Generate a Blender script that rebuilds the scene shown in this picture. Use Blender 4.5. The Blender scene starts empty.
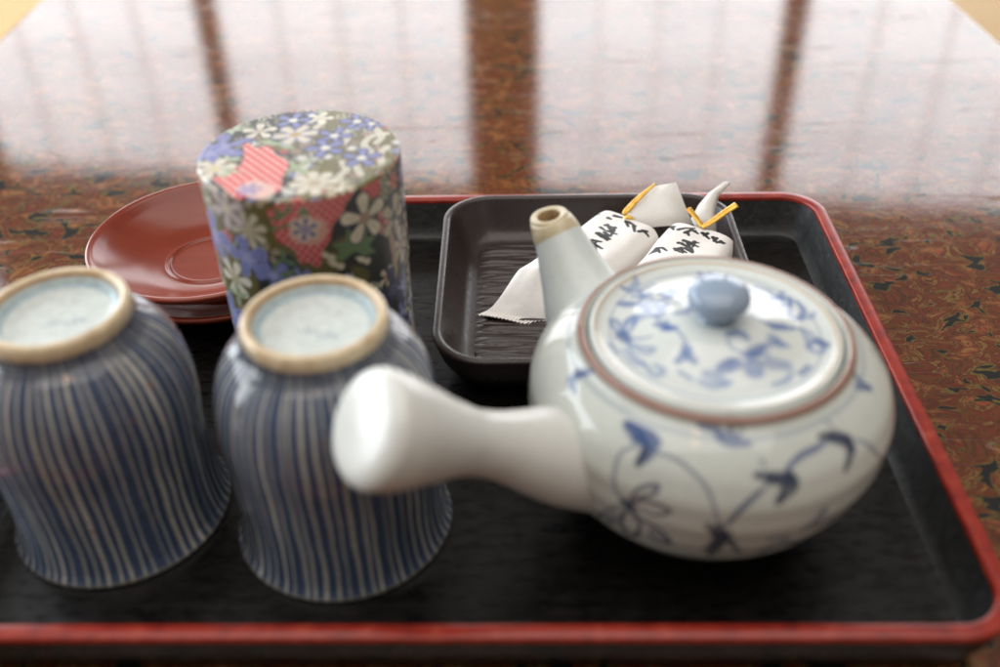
import bpy, math, random, time
import numpy as np

# ---------------------------------------------------------------- geometry (metres; tray floor is z = 0)
#GEO
MM = 0.001
TABLE_Z = -0.006
TEAPOT = np.array([0.0650, 0.2385, 0.0])
CANISTER = np.array([-0.0649, 0.2978, 0.0])
CUP_A = np.array([-0.0532, 0.2292, 0.0])
CUP_B = np.array([-0.1298, 0.2366, 0.0])
SAUCER = np.array([-0.1255, 0.3660, 0.0])
TRAY_YAW = -0.0274

TEAPOT_PROFILE = np.array([(0, 1.0), (27, 1.0), (29, 0), (31, 0), (32, 1.2), (34, 4), (39, 9), (44.6, 15.5), (49.8, 23), (53.3, 30.5),
    (55.6, 38), (56.3, 44), (55.8, 50), (53.7, 55.5), (50.2, 60), (46.2, 63.4), (43.4, 65.2), (42.0, 66.3), (41.5, 67.8),
    (41.0, 68.8), (40.3, 69.2), (39.6, 69.0), (38.9, 68.2), (38.5, 66.5), (38.4, 63)]) * MM
LID_PROFILE = np.array([(37.6, 65.5), (38.0, 67.6), (37.6, 69.0), (36.8, 69.5), (35.8, 69.3), (34.9, 68.7), (33.4, 68.25), (31.2, 68.0), (28.4, 68.1),
    (25.5, 68.6), (21, 69.9), (16, 71.5), (11, 72.8), (5, 73.6), (0, 73.8)]) * MM
KNOB_PROFILE = np.array([(5.8, 73.6), (5.1, 74.6), (4.9, 75.6), (5.6, 76.5), (7.8, 77.6), (9.1, 79.3), (9.4, 81.0), (8.8, 82.7),
    (7.1, 84.1), (4.7, 84.9), (2.3, 85.2), (0, 85.3)]) * MM
CAN_R, CAN_H = 0.0333, 0.1016

def smooth_profile(p, n):
    """Catmull-Rom through the profile points, resampled evenly by length."""
    p = np.asarray(p, float)
    q = np.vstack([2 * p[0] - p[1], p, 2 * p[-1] - p[-2]])
    out = []
    for i in range(1, len(q) - 2):
        a, b, c, d = q[i - 1], q[i], q[i + 1], q[i + 2]
        # centripetal-ish: limit tangents by the shorter neighbour
        lb, lc, la = np.hypot(*(c - b)), np.hypot(*(d - c)), np.hypot(*(b - a))
        m1 = (c - a) / max(la + lb, 1e-9) * lb
        m2 = (d - b) / max(lb + lc, 1e-9) * lb
        for t in np.linspace(0, 1, 24, endpoint=False):
            t2, t3 = t * t, t * t * t
            out.append((2*t3-3*t2+1)*b + (t3-2*t2+t)*m1 + (-2*t3+3*t2)*c + (t3-t2)*m2)
    out.append(p[-1]); out = np.array(out); out[:, 0] = np.maximum(out[:, 0], 0)
    s = np.r_[0, np.cumsum(np.hypot(*np.diff(out, axis=0).T))]
    w = np.linspace(0, s[-1], n)
    return np.stack([np.interp(w, s, out[:, 0]), np.interp(w, s, out[:, 1])], 1)

def ring_grid(prof, n):
    """(m, n, 3) points of a surface of revolution; theta = 0 is +x."""
    t = np.linspace(0, 2 * np.pi, n, endpoint=False) + np.pi / 2
    return np.stack([prof[:, :1] * np.cos(t), prof[:, :1] * np.sin(t), prof[:, 1:] + 0 * t], -1)

def pillow_grid(L, W, T, seed, skew, na=170, nb=90):
    """Upper and lower skins of a flow-wrapped sweet: x along, y across. Crimped flat fin at -x, soft rounded end at +x."""
    rng = np.random.RandomState(seed)
    a = np.linspace(-1, 1, na)[:, None]; b = np.linspace(-1, 1, nb)[None, :]
    fin = 0.22                                            # share of the length taken by the flat end and its ramp
    u = np.clip((a + 1) / 2, 0, 1)
    ramp = np.clip((u - 0.045) / fin, 0, 1); ramp = ramp * 0.75 + 0.25 * (3 * ramp ** 2 - 2 * ramp ** 3)
    tail = np.sqrt(np.clip(1 - np.clip((u - 0.955) / 0.045, 0, 1) ** 2.4, 0, 1))
    across = np.clip(1 - np.abs(b) ** 6.5, 0, 1) ** 0.5
    h = T * ramp * tail * across
    ph = rng.uniform(0, 6.28, 6)
    wr = 0.00022 * (np.sin(9 * a + 3 * b + ph[0]) + np.sin(5 * b * (1.2 - a) + ph[1]) + 0.7 * np.sin(14 * a - 6 * b + ph[2]))
    wr = wr + 0.00035 * np.exp(-((u - 0.27) / 0.07) ** 2) * np.sin(13 * b + ph[3])
    crimp = 0.00013 * np.sin(b * 95) * np.clip(1 - u / 0.075, 0, 1) ** 0.3
    curl = 0.0018 * np.clip(1 - u / 0.1, 0, 1) * np.sin(2.4 * b + ph[4])
    x = a * L / 2 + 0 * b
    zig = 0.0008 * (np.abs(((b * 13) % 1) - 0.5) * 2 - 0.5)
    x = x + zig * np.clip(1 - u / 0.02, 0, 1)
    x = x + skew * (1 - b) / 2 * np.clip(1 - u / 0.55, 0, 1)
    corner = np.clip((u - 0.8) / 0.2, 0, 1)
    y = b * W / 2 * (1 - 0.06 * (1 - ramp) * 0) * (1 - 0.05 * corner ** 4)
    lift = T * 0.42 * (1 - ramp) * 0 + 0.0012
    up = np.stack([x + 0 * y, y + 0 * x, lift + h + (wr * np.minimum(1, h / (0.3 * T)) + crimp + curl)], -1)
    lo = np.stack([x + 0 * y, y + 0 * x, lift - 0.0006 + 0 * h + crimp + curl], -1)
    return up, lo

SWEETS = [dict(c=(0.0330, 0.3562, 0.0042), ang=math.radians(50), L=0.089, W=0.035, T=0.0150, seed=3, skew=0.021),
          dict(c=(0.0697, 0.3388, 0.0042), ang=math.radians(59), L=0.088, W=0.036, T=0.0165, seed=8, skew=0.004)]
#END

# settings
SHOJI = 2.9
FSTOP = 4.8
WCOL = (0.95, 0.86, 0.76)
WSTR = 0.22
SIDE_W = 42.0
CEIL_FILL_W = 23.0
EXPO = 0.45
TRI = [(-22.0, 9.0, 9.0), (-19.5, 7.5, 10.0), (-19.0, 6.0, 10.5)]
YAW = -0.14

# brush strokes and printed motifs, in surface millimetres
BODY_STROKES = [([(-30.6, -34.9, 63.2), (-27.3, -37.6, 63.2), (-23.5, -40.0, 63.2)], 0.9, 'm'), ([(-29.8, -36.1, 62.9), (-26.6, -39.4, 62.4), (-22.9, -41.7, 62.4)], 1.5, 'm'), ([(-27.8, -39.4, 61.8), (-23.5, -42.1, 61.8)], 1.7, 'm'), ([(-25.5, -40.1, 62.4), (-24.7, -42.7, 60.8), (-26.9, -44.4, 58.1)], 1.4, 'm'), ([(-26.1, -43.1, 59.9), (-28.0, -44.7, 57.0)], 1.2, 'd'), ([(-28.5, -41.1, 60.2), (-32.0, -40.9, 58.1), (-33.8, -42.6, 54.1), (-34.1, -44.3, 49.7), (-33.1, -45.5, 45.9), (-31.2, -46.9, 44.0)], 0.42, 'g'), ([(-22.4, -44.3, 60.5), (-18.1, -46.6, 60.2), (-14.2, -49.6, 58.5), (-10.8, -52.4, 55.8), (-8.5, -54.9, 51.0), (-6.7, -55.9, 44.5)], 0.42, 'g'), ([(-30.2, -47.5, 44.5), (-28.6, -48.0, 49.7), (-25.9, -48.7, 52.4), (-23.0, -49.7, 53.3), (-24.0, -50.1, 51.0), (-27.0, -49.1, 48.7), (-29.8, -47.7, 44.5)], 0.45, 'd'), ([(-29.8, -47.7, 44.0), (-27.1, -49.3, 47.3), (-22.5, -51.5, 47.8), (-19.6, -52.7, 46.4), (-22.9, -51.4, 43.6), (-26.8, -49.5, 44.0), (-29.8, -47.7, 44.0)], 0.45, 'd'), ([(-29.8, -47.7, 42.6), (-25.9, -49.6, 39.8), (-21.5, -51.1, 37.1), (-18.0, -50.6, 31.6), (-20.7, -48.3, 28.6), (-23.9, -49.0, 33.9)], 0.5, 'd'), ([(-23.0, -49.8, 35.2), (-18.7, -50.4, 31.6)], 1.2, 'g'), ([(-30.2, -47.5, 43.1), (-31.3, -45.0, 34.8), (-28.9, -42.2, 25.6), (-26.8, -45.0, 28.1), (-26.6, -48.4, 36.6), (-29.5, -47.9, 42.2)], 0.5, 'd'), ([(-30.8, -47.1, 43.6), (-33.8, -44.5, 39.4), (-36.9, -38.2, 29.9), (-35.4, -34.7, 22.7), (-32.6, -42.9, 32.1), (-31.0, -46.6, 39.8)], 0.5, 'g'), ([(-35.2, -40.2, 30.8), (-33.0, -44.1, 35.7)], 1.1, 'g'), ([(-31.5, -46.7, 44.5), (-29.1, -48.1, 42.6)], 1.3, 'd'), ([(-9.4, -55.5, 43.6), (-5.8, -55.6, 39.4), (-3.1, -56.0, 41.2)], 0.9, 'd'), ([(-6.3, -55.9, 43.6), (-5.4, -54.6, 35.2), (-6.1, -51.2, 26.4)], 1.3, 'd'), ([(-8.6, -52.9, 31.2), (-5.4, -54.6, 35.2), (-1.5, -55.4, 37.1)], 0.8, 'd'), ([(-5.1, -56.0, 42.2), (-1.1, -54.5, 33.9), (2.2, -52.3, 28.1)], 0.6, 'd'), ([(-3.9, -56.2, 44.5), (-2.0, -55.9, 49.2), (1.2, -55.1, 52.4), (3.8, -54.1, 54.5)], 0.6, 'g'), ([(-2.7, -38.6, 67.7), (-3.2, -41.8, 66.5)], 0.9, 'd'), ([(-11.3, -40.3, 66.5), (-7.3, -41.5, 66.1), (-5.5, -43.7, 64.8)], 0.8, 'm'), ([(-6.4, -43.6, 64.8), (-3.4, -44.7, 64.3), (1.3, -45.2, 64.0)], 1.0, 'm'), ([(-6.3, -42.8, 65.3), (-1.2, -43.3, 65.3)], 0.9, 'm'), ([(-2.0, -41.2, 68.3), (0.3, -42.1, 66.1)], 0.5, 'g'), ([(-4.3, -56.1, 44.5), (-1.2, -55.8, 50.1), (3.4, -54.1, 54.5), (5.6, -53.0, 56.2)], 0.55, 'g'), ([(2.9, -51.5, 58.5), (8.0, -51.6, 57.7), (12.7, -50.9, 57.4)], 1.0, 'd'), ([(6.6, -52.1, 57.4), (12.6, -52.0, 55.8)], 1.4, 'd'), ([(11.5, -50.6, 58.1), (13.1, -52.4, 55.0), (8.9, -54.7, 51.5)], 1.1, 'd'), ([(10.4, -52.7, 55.4), (9.2, -54.6, 51.5)], 0.9, 'd'), ([(11.6, -49.6, 59.2), (15.6, -46.8, 60.8), (19.6, -44.9, 61.2), (23.1, -42.8, 61.5)], 0.7, 'm'), ([(21.9, -41.8, 62.7), (26.4, -40.4, 61.8), (31.0, -39.7, 59.9)], 1.0, 'd'), ([(24.7, -41.5, 61.8), (30.1, -40.8, 59.5), (32.0, -41.6, 57.4)], 1.1, 'd'), ([(30.2, -40.3, 59.9), (30.7, -42.9, 57.0), (29.1, -45.9, 54.1)], 1.0, 'd'), ([(33.2, -39.1, 58.8), (37.0, -38.3, 56.2), (41.6, -37.0, 50.6), (45.9, -32.4, 42.2)], 0.45, 'g'), ([(8.8, -50.2, 25.2), (11.1, -52.4, 31.2), (15.3, -52.0, 33.0)], 0.9, 'g'), ([(9.2, -54.4, 36.1), (14.1, -53.2, 35.7)], 1.2, 'g'), ([(14.7, -51.3, 30.8), (23.1, -44.2, 23.1)], 1.1, 'g'), ([(19.3, -51.8, 36.6), (22.8, -51.3, 41.2), (23.6, -51.1, 44.0)], 1.2, 'g'), ([(23.7, -49.4, 34.8), (28.9, -46.3, 34.3)], 1.2, 'g'), ([(22.5, -47.0, 27.7), (26.6, -43.2, 24.7)], 1.0, 'g'), ([(27.6, -47.8, 36.1), (35.2, -40.2, 30.8)], 0.8, 'g'), ([(4.1, -48.8, 61.2), (5.2, -49.4, 60.5)], 0.5, 'g'), ([(24.6, -37.5, 64.3), (26.0, -38.0, 63.5)], 0.5, 'g'), ([(-44.8, -17.0, 62.1), (-42.5, -14.5, 64.3), (-38.7, -16.0, 66.5)], 1.1, 'm'), ([(-44.9, -14.6, 62.7), (-40.4, -15.4, 65.3)], 0.9, 'm'), ([(-44.4, -15.8, 62.7), (-43.5, -20.1, 62.1)], 0.8, 'm'), ([(35.8, -17.5, 69.1), (37.9, -20.8, 65.3), (41.5, -22.4, 62.7)], 0.7, 'm'), ([(37.2, -23.6, 64.8), (41.3, -22.0, 62.9)], 1.3, 'm'), ([(49.0, -1.7, 61.2), (51.2, -6.1, 58.5)], 0.9, 'g')]
LID_STROKES = [([(-26.8, 15.6, 68.0), (-24.4, 15.0, 68.1), (-21.2, 14.2, 68.6)], 0.9, 'm'), ([(-20.6, 29.0, 69.2), (-20.5, 26.1, 68.2), (-23.4, 23.1, 68.2), (-25.3, 23.7, 68.6)], 0.6, 'g'), ([(-25.3, 23.7, 68.6), (-21.6, 21.9, 68.0), (-14.4, 26.2, 68.0)], 0.35, 'g'), ([(-13.6, 18.7, 69.2), (-10.2, 19.7, 69.6), (-8.2, 16.9, 70.6)], 0.8, 'm'), ([(-10.1, 22.2, 68.9), (-10.3, 17.2, 70.2)], 0.7, 'm'), ([(-18.1, 0.5, 70.9), (-15.1, -2.5, 71.7), (-12.5, -4.2, 72.3)], 0.6, 'm'), ([(-15.3, -0.2, 71.7), (-14.7, -3.2, 71.8)], 1.0, 'm'), ([(-16.3, -3.1, 71.3), (-12.6, -2.9, 72.4)], 0.5, 'm'), ([(-10.8, -11.8, 71.5), (-11.1, -14.9, 70.7)], 1.0, 'm'), ([(-13.8, -16.3, 69.8), (-11.3, -14.8, 70.7), (-9.0, -17.4, 70.3)], 0.8, 'm'), ([(-12.0, -13.1, 70.9), (-9.6, -13.2, 71.4)], 0.5, 'm'), ([(-28.3, -1.1, 68.1), (-27.1, -3.1, 68.2)], 1.5, 'd'), ([(-27.8, -1.0, 68.2), (-30.1, 2.7, 68.0), (-30.5, 7.0, 68.0), (-28.6, 5.8, 68.0), (-27.8, -0.7, 68.2)], 0.4, 'm'), ([(-27.3, -0.7, 68.2), (-26.2, 5.3, 68.3), (-23.5, 7.6, 68.8), (-23.9, 3.3, 68.9), (-27.0, -1.4, 68.3)], 0.4, 'm'), ([(-26.9, -2.4, 68.3), (-22.4, -4.6, 69.3), (-19.6, -4.3, 70.2)], 0.3, 'g'), ([(-27.6, -3.5, 68.2), (-23.4, -7.9, 68.8), (-19.8, -9.9, 69.6), (-22.4, -10.9, 68.7), (-26.4, -5.7, 68.3)], 0.4, 'g'), ([(-26.9, -4.8, 68.2), (-26.2, -10.0, 68.1), (-24.1, -14.9, 68.1), (-26.2, -14.0, 68.0), (-28.7, -7.7, 68.0)], 0.4, 'g'), ([(-23.5, -14.5, 68.2), (-21.0, -20.2, 68.0), (-18.2, -18.9, 68.4), (-20.4, -16.1, 68.5)], 0.5, 'g'), ([(-32.4, -5.3, 68.2), (-30.3, -9.8, 68.0)], 0.5, 'g'), ([(-12.5, -4.4, 72.3), (-11.0, -8.2, 72.2), (-11.1, -11.6, 71.5)], 0.3, 'g'), ([(-21.2, 12.7, 68.8), (-17.8, 5.3, 70.7), (-16.5, -0.2, 71.3)], 0.3, 'g'), ([(15.6, -2.2, 71.6), (18.5, -2.1, 70.7), (23.4, -0.9, 69.2)], 0.9, 'm'), ([(16.5, -3.1, 71.3), (20.9, -0.5, 69.9)], 0.6, 'm'), ([(16.0, 11.3, 70.3), (21.9, 16.3, 68.2), (27.0, 15.3, 68.0), (24.1, 11.7, 68.3), (18.5, 9.0, 70.0), (15.9, 10.6, 70.5)], 0.4, 'g'), ([(26.7, 14.2, 68.0), (24.6, 6.6, 68.6), (26.9, 4.8, 68.2), (29.5, 9.6, 68.0), (28.7, 14.4, 68.1)], 0.55, 'm'), ([(27.1, 6.2, 68.2), (30.5, 5.8, 68.0), (32.5, 7.9, 68.3)], 0.5, 'g'), ([(17.6, 22.9, 68.1), (21.6, 20.8, 68.0)], 0.6, 'g'), ([(29.9, -6.1, 68.0), (31.6, -8.1, 68.1)], 1.2, 'd'), ([(26.7, -7.9, 68.2), (29.9, -6.1, 68.0), (30.3, -10.7, 68.1), (27.7, -11.4, 68.0), (26.5, -8.6, 68.2)], 0.5, 'g'), ([(-1.8, -20.3, 70.1), (0.9, -18.6, 70.7)], 1.4, 'm'), ([(-1.2, -19.3, 70.4), (2.5, -17.9, 70.9), (3.4, -19.3, 70.3), (0.3, -21.1, 69.9)], 0.6, 'm'), ([(7.0, -15.3, 71.3), (10.9, -12.8, 71.3)], 1.3, 'm'), ([(10.7, -13.3, 71.2), (16.0, -9.4, 70.7), (19.7, -10.2, 69.6)], 0.7, 'g'), ([(6.8, -18.4, 70.3), (6.9, -21.3, 69.5), (8.9, -21.7, 69.2)], 1.2, 'm'), ([(6.3, -17.8, 70.6), (9.9, -18.1, 70.0), (8.7, -21.2, 69.3)], 0.5, 'g'), ([(13.0, -17.9, 69.6), (17.3, -18.0, 68.7)], 1.6, 'g'), ([(15.7, -7.9, 71.0), (17.1, -10.0, 70.3)], 1.4, 'g'), ([(4.7, -15.9, 71.3), (12.8, -15.1, 70.3)], 0.5, 'g'), ([(2.0, -8.5, 73.2), (5.3, -7.7, 73.1), (7.4, -9.7, 72.5)], 0.8, 'm'), ([(1.3, -10.5, 72.9), (2.1, -13.6, 72.2), (4.9, -15.0, 71.6)], 0.3, 'g'), ([(-6.7, -21.6, 69.4), (-4.3, -22.7, 69.2), (-1.6, -25.4, 68.6)], 0.9, 'g'), ([(10.8, 1.6, 72.8), (13.4, -1.0, 72.2), (16.2, -1.6, 71.4)], 0.3, 'g'), ([(24.2, -0.3, 68.9), (28.3, -1.4, 68.1), (29.9, -6.1, 68.0)], 0.3, 'g')]
SWEET_STROKES = [[[(29.2, 4.5, 15.8), (30.3, -0.6, 15.9)], [(30.3, 4.1, 15.7), (26.1, -1.0, 16.0)], [(25.5, 0.6, 16.1), (25.5, -4.1, 16.2)], [(30.3, 0.2, 15.8), (23.4, -2.6, 16.2)], [(26.1, 4.9, 16.1), (25.0, 1.8, 16.2)], [(28.2, 1.4, 15.9), (27.1, -1.8, 16.0)], [(21.3, 2.6, 16.3), (20.3, -4.1, 16.2)], [(20.3, 1.4, 16.4), (21.9, -0.6, 16.3)], [(23.4, 1.0, 16.3), (22.4, -2.9, 16.2)], [(19.7, -1.0, 16.3), (18.7, -3.7, 16.2)], [(20.8, 3.3, 16.3), (19.2, -0.2, 16.3)], [(20.3, 0.6, 16.4), (19.7, -2.6, 16.3)], [(22.4, -0.6, 16.3), (19.7, -3.7, 16.2)], [(15.0, 1.8, 16.0), (16.1, -2.2, 16.2)], [(10.3, 1.0, 15.7), (14.5, -0.6, 16.0)], [(13.4, 1.0, 15.9), (11.8, -5.7, 16.2)], [(8.2, -2.6, 15.7), (5.5, -8.8, 16.4)], [(12.9, -1.0, 15.9), (7.6, -5.3, 16.0)], [(10.8, 0.2, 15.7), (9.7, -3.3, 15.9)], [(35.5, 7.3, 15.7), (35.5, 5.7, 15.7)], [(37.7, -1.0, 15.9), (34.0, -4.5, 16.2)], [(37.7, -2.5, 15.9), (36.6, -6.8, 16.0)], [(36.1, -6.1, 16.1), (31.9, -9.2, 16.4)], [(33.4, -10.4, 16.1), (36.1, -11.6, 15.7), (37.1, -12.7, 15.2)], [(35.5, -11.2, 15.8), (35.5, -14.3, 14.1)], [(31.3, 14.4, 14.0), (35.0, 14.3, 14.2), (36.1, 12.7, 15.3)], [(38.7, 6.0, 15.8), (39.2, 2.1, 15.9)]], [[(38.3, 15.0, 14.9), (36.2, 11.5, 17.7)], [(37.2, 13.5, 16.6), (33.6, 11.1, 17.7)], [(34.1, 9.1, 18.1), (36.7, 6.6, 18.1), (38.8, 3.4, 17.8)], [(33.1, 5.5, 18.1), (36.2, 4.2, 18.0), (37.2, 2.2, 17.8)], [(34.1, 5.0, 18.1), (32.0, 3.4, 17.9)], [(37.2, 4.2, 17.9), (35.7, 0.6, 17.6)], [(37.2, -1.0, 17.6), (34.6, -5.0, 17.3)], [(37.8, -3.0, 17.6), (35.7, -2.2, 17.4)], [(36.2, -6.2, 17.4), (33.1, -9.1, 17.2)], [(36.2, -7.8, 17.4), (33.6, -7.5, 17.2)], [(34.1, -9.9, 17.2), (35.1, -11.9, 16.8)], [(35.1, -10.3, 17.2), (34.1, -11.5, 17.0)], [(24.7, 5.1, 17.5), (25.3, 3.8, 17.5)], [(27.3, 3.8, 17.7), (27.3, 0.6, 17.6), (28.9, -2.2, 17.4)], [(24.7, 3.4, 17.5), (23.2, -0.2, 17.5)], [(26.8, 1.8, 17.6), (23.2, -0.6, 17.6)], [(26.3, -0.2, 17.6), (25.8, -3.4, 17.5)], [(28.9, -0.6, 17.5), (24.7, -1.4, 17.6)], [(19.5, 4.7, 17.6), (18.0, 1.8, 17.6)], [(20.6, 3.4, 17.5), (19.0, -0.6, 17.5)], [(22.1, 1.0, 17.5), (20.0, -3.0, 17.7)], [(23.2, -1.0, 17.6), (20.6, -3.0, 17.7)], [(21.6, 2.6, 17.5), (18.0, 0.6, 17.6)], [(18.5, 3.8, 17.6), (20.6, 3.4, 17.5)], [(12.8, 13.1, 16.3), (16.9, 12.3, 16.9)], [(16.9, 12.3, 16.9), (17.4, 9.5, 17.7), (15.9, 7.1, 17.9)], [(14.3, 12.7, 16.6), (14.8, 9.9, 17.6)], [(16.4, 11.5, 17.2), (13.3, 9.1, 17.8)], [(13.3, 12.7, 16.6), (13.8, 11.1, 17.3)]]]
CAN_TOP = {'bigblue': (-26.3, 4.8), 'cream0': (-25.8, -10.9), 'white1': (-16.1, 15.9), 'cream2': (-3.2, 12.7), 'blue1': (-5.7, 24.1), 'blue2': (16.9, 22.0), 'blue2b': (22.1, 19.9), 'blue3': (10.2, 11.1), 'blue4': (8.3, 2.2), 'blue5': (21.1, -5.6), 'white3': (7.9, -22.0), 'leaf1': (-8.1, 6.3), 'leaf2': (0.5, -11.4), 'leaf0': (-25.1, 17.3), 'loop': (29.0, 8.4), 'purp': (-12.1, -25.3), 'olive1': (23.4, 8.7), 'black1': (10.5, -12.7), 'black2': (-11.8, -2.4), 'cream5': (3.4, 25.4)}
CAN_TOP_RED = [(-19.9, 6.1), (-15.3, 5.0), (-9.7, 2.3), (-4.0, -5.9), (-1.8, -19.4), (-5.2, -27.7), (-13.9, -28.7), (-24.6, -19.7), (-19.4, -11.2), (-17.4, -6.7)]
CAN_SIDE = {'purp': (-81.2, 91.4), 'cream1': (-46.8, 89.9), 'cream2': (-22.4, 83.7), 'cream3': (-17.6, 71.0), 'white1': (-113.6, 90.4), 'pinkw': (-126.4, 96.0), 'blue1': (-117.6, 79.1), 'blue2': (-147.2, 81.2), 'blue3': (-102.8, 74.0), 'white2': (-132.0, 68.4), 'leaf': (-55.2, 80.2), 'p1': (-69.2, 79.6), 'p2': (-48.4, 74.0), 'p3': (-64.8, 75.6), 'gr1': (-133.2, 61.3), 'gr2': (-80.4, 99.0), 'gr3': (-91.2, 96.5), 'gr4': (-93.6, 92.4), 'red2': (-41.2, 99.0), 'seam': (-136.4, 61.3), 'blueb': (-30.4, 56.7), 'bluec': (-146.0, 49.5), 'edge': (112.4, 67.9)}
CAN_SIDE_RED = [(-95.6, 101.1), (-83.6, 101.6), (-68.4, 101.6), (-53.6, 100.6), (-59.2, 96.0), (-65.6, 91.4), (-71.6, 84.8), (-76.8, 78.6), (-84.0, 79.6), (-89.2, 84.2), (-97.2, 90.4), (-98.0, 97.5)]

# ---------------------------------------------------------------- helpers
scene = bpy.context.scene
col = scene.collection

def link(o, parent=None):
    col.objects.link(o)
    if parent is not None:
        o.parent = parent
    return o

def thing(name, label, cat, loc=(0, 0, 0), rz=0.0, group=None):
    o = bpy.data.objects.new(name, None)
    o.empty_display_size = 0.01
    o.location = loc; o.rotation_euler = (0, 0, rz)
    tag(o, label, cat, group)
    return link(o)

def tag(o, label, cat, group=None):
    o['label'] = label; o['category'] = cat
    if group:
        o['group'] = group
    return o

def mesh_obj(name, verts, faces, mat, parent=None, colors=None, smooth=True, sharp=None):
    me = bpy.data.meshes.new(name)
    me.from_pydata([tuple(map(float, v)) for v in verts], [], faces)
    me.update()
    if smooth:
        me.polygons.foreach_set('use_smooth', [True] * len(me.polygons))
    if colors is not None:
        a = me.color_attributes.new('paint', 'FLOAT_COLOR', 'POINT')
        c = np.ones((len(verts), 4), np.float32); c[:, :3] = colors
        a.data.foreach_set('color', c.ravel())
    if mat:
        me.materials.append(mat)
    o = bpy.data.objects.new(name, me)
    if sharp:
        try:
            me.set_sharp_from_angle(angle=math.radians(sharp))
        except Exception:
            pass
    return link(o, parent)

def grid_faces(m, n, wrap=True, flip=False, off=0):
    f = []
    nn = n if wrap else n - 1
    for i in range(m - 1):
        for j in range(nn):
            k = (j + 1) % n
            q = (off + i * n + j, off + i * n + k, off + (i + 1) * n + k, off + (i + 1) * n + j)
            f.append(q[::-1] if flip else q)
    return f

def lathe(name, prof, n, mat, parent=None, colors=None, flip=False, sharp=None, wobble=None):
    g = ring_grid(prof, n)
    if wobble is not None:
        g = g * wobble(g)
    return mesh_obj(name, g.reshape(-1, 3), grid_faces(len(prof), n, True, flip), mat, parent, colors, True, sharp)

def rrect(hx, hy, r, n):
    """n points of a rounded rectangle, counter-clockwise, evenly spread by angle share."""
    r = min(r, hx - 1e-5, hy - 1e-5)
    segs = []
    q = n // 4
    pts = []
    for k, (sx, sy) in enumerate(((1, 1), (-1, 1), (-1, -1), (1, -1))):
        cx, cy = sx * (hx - r), sy * (hy - r)
        m = q // 2
        for i in range(m):
            a = k * math.pi / 2 + (math.pi / 2) * i / (m - 1)
            pts.append((cx + r * math.cos(a), cy + r * math.sin(a)))
        # straight run to the next corner
        nk = ((-1, 1), (-1, -1), (1, -1), (1, 1))[k]
        nx, ny = nk[0] * (hx - r), nk[1] * (hy - r)
        a = k * math.pi / 2 + math.pi / 2
        p0 = pts[-1]; p1 = (nx + r * math.cos(a), ny + r * math.sin(a))
        for i in range(1, q - m + 1):
            t = i / (q - m + 1)
            pts.append((p0[0] + (p1[0] - p0[0]) * t, p0[1] + (p1[1] - p0[1]) * t))
    return np.array(pts)

def loft(name, loops, mat, parent=None, cap_last=False, cap_first=False, flip=False, sharp=None, colors=None):
    n = len(loops[0]); v = np.vstack(loops)
    f = grid_faces(len(loops), n, True, flip)
    if cap_last:
        r = list(range((len(loops) - 1) * n, len(loops) * n)); f.append(tuple(r[::-1] if flip else r))
    if cap_first:
        r = list(range(n)); f.append(tuple(r if flip else r[::-1]))
    return mesh_obj(name, v, f, mat, parent, colors, True, sharp)

def tube_grid(path, radii, n, up=(0, 0, 1), flat=None):
    """rings of a tube swept along a path (Catmull-Rom resampled by the caller)."""
    path = np.asarray(path, float); out = []
    up = np.array(up, float)
    for i, p in enumerate(path):
        t = path[min(i + 1, len(path) - 1)] - path[max(i - 1, 0)]
        t = t / np.linalg.norm(t)
        s = np.cross(t, up); s /= np.linalg.norm(s)
        w = np.cross(s, t)
        a = np.linspace(0, 2 * np.pi, n, endpoint=False)[:, None]
        ry = radii[i] * (flat if flat else 1.0)
        out.append(p + radii[i] * np.cos(a) * s + ry * np.sin(a) * w)
    return np.array(out)

def cr(pts, n):
    """Catmull-Rom through points of any dimension, n samples."""
    p = np.asarray(pts, float)
    q = np.vstack([2 * p[0] - p[1], p, 2 * p[-1] - p[-2]])
    o = []
    for u in np.linspace(0, len(p) - 1, n):
        i = min(int(u), len(p) - 2); t = u - i
        a, b, c, d = q[i], q[i + 1], q[i + 2], q[i + 3]
        o.append(0.5 * ((2 * b) + (c - a) * t + (2*a - 5*b + 4*c - d) * t*t + (3*b - a - 3*c + d) * t**3))
    return np.array(o)

def box(name, lo, hi, mat, parent=None, bev=0.0):
    (x0, y0, z0), (x1, y1, z1) = lo, hi
    v = [(x0,y0,z0),(x1,y0,z0),(x1,y1,z0),(x0,y1,z0),(x0,y0,z1),(x1,y0,z1),(x1,y1,z1),(x0,y1,z1)]
    f = [(0,3,2,1),(4,5,6,7),(0,1,5,4),(1,2,6,5),(2,3,7,6),(3,0,4,7)]
    o = mesh_obj(name, v, f, mat, parent, smooth=False)
    if bev:
        b = o.modifiers.new('edge', 'BEVEL'); b.width = bev; b.segments = 3
    return o

def boxes(name, L, mat, parent=None):
    V, F = [], []
    for (x0, y0, z0), (x1, y1, z1) in L:
        k = len(V)
        V += [(x0,y0,z0),(x1,y0,z0),(x1,y1,z0),(x0,y1,z0),(x0,y0,z1),(x1,y0,z1),(x1,y1,z1),(x0,y1,z1)]
        F += [tuple(k + i for i in f) for f in ((0,3,2,1),(4,5,6,7),(0,1,5,4),(1,2,6,5),(2,3,7,6),(3,0,4,7))]
    return mesh_obj(name, V, F, mat, parent, smooth=False)

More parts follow.
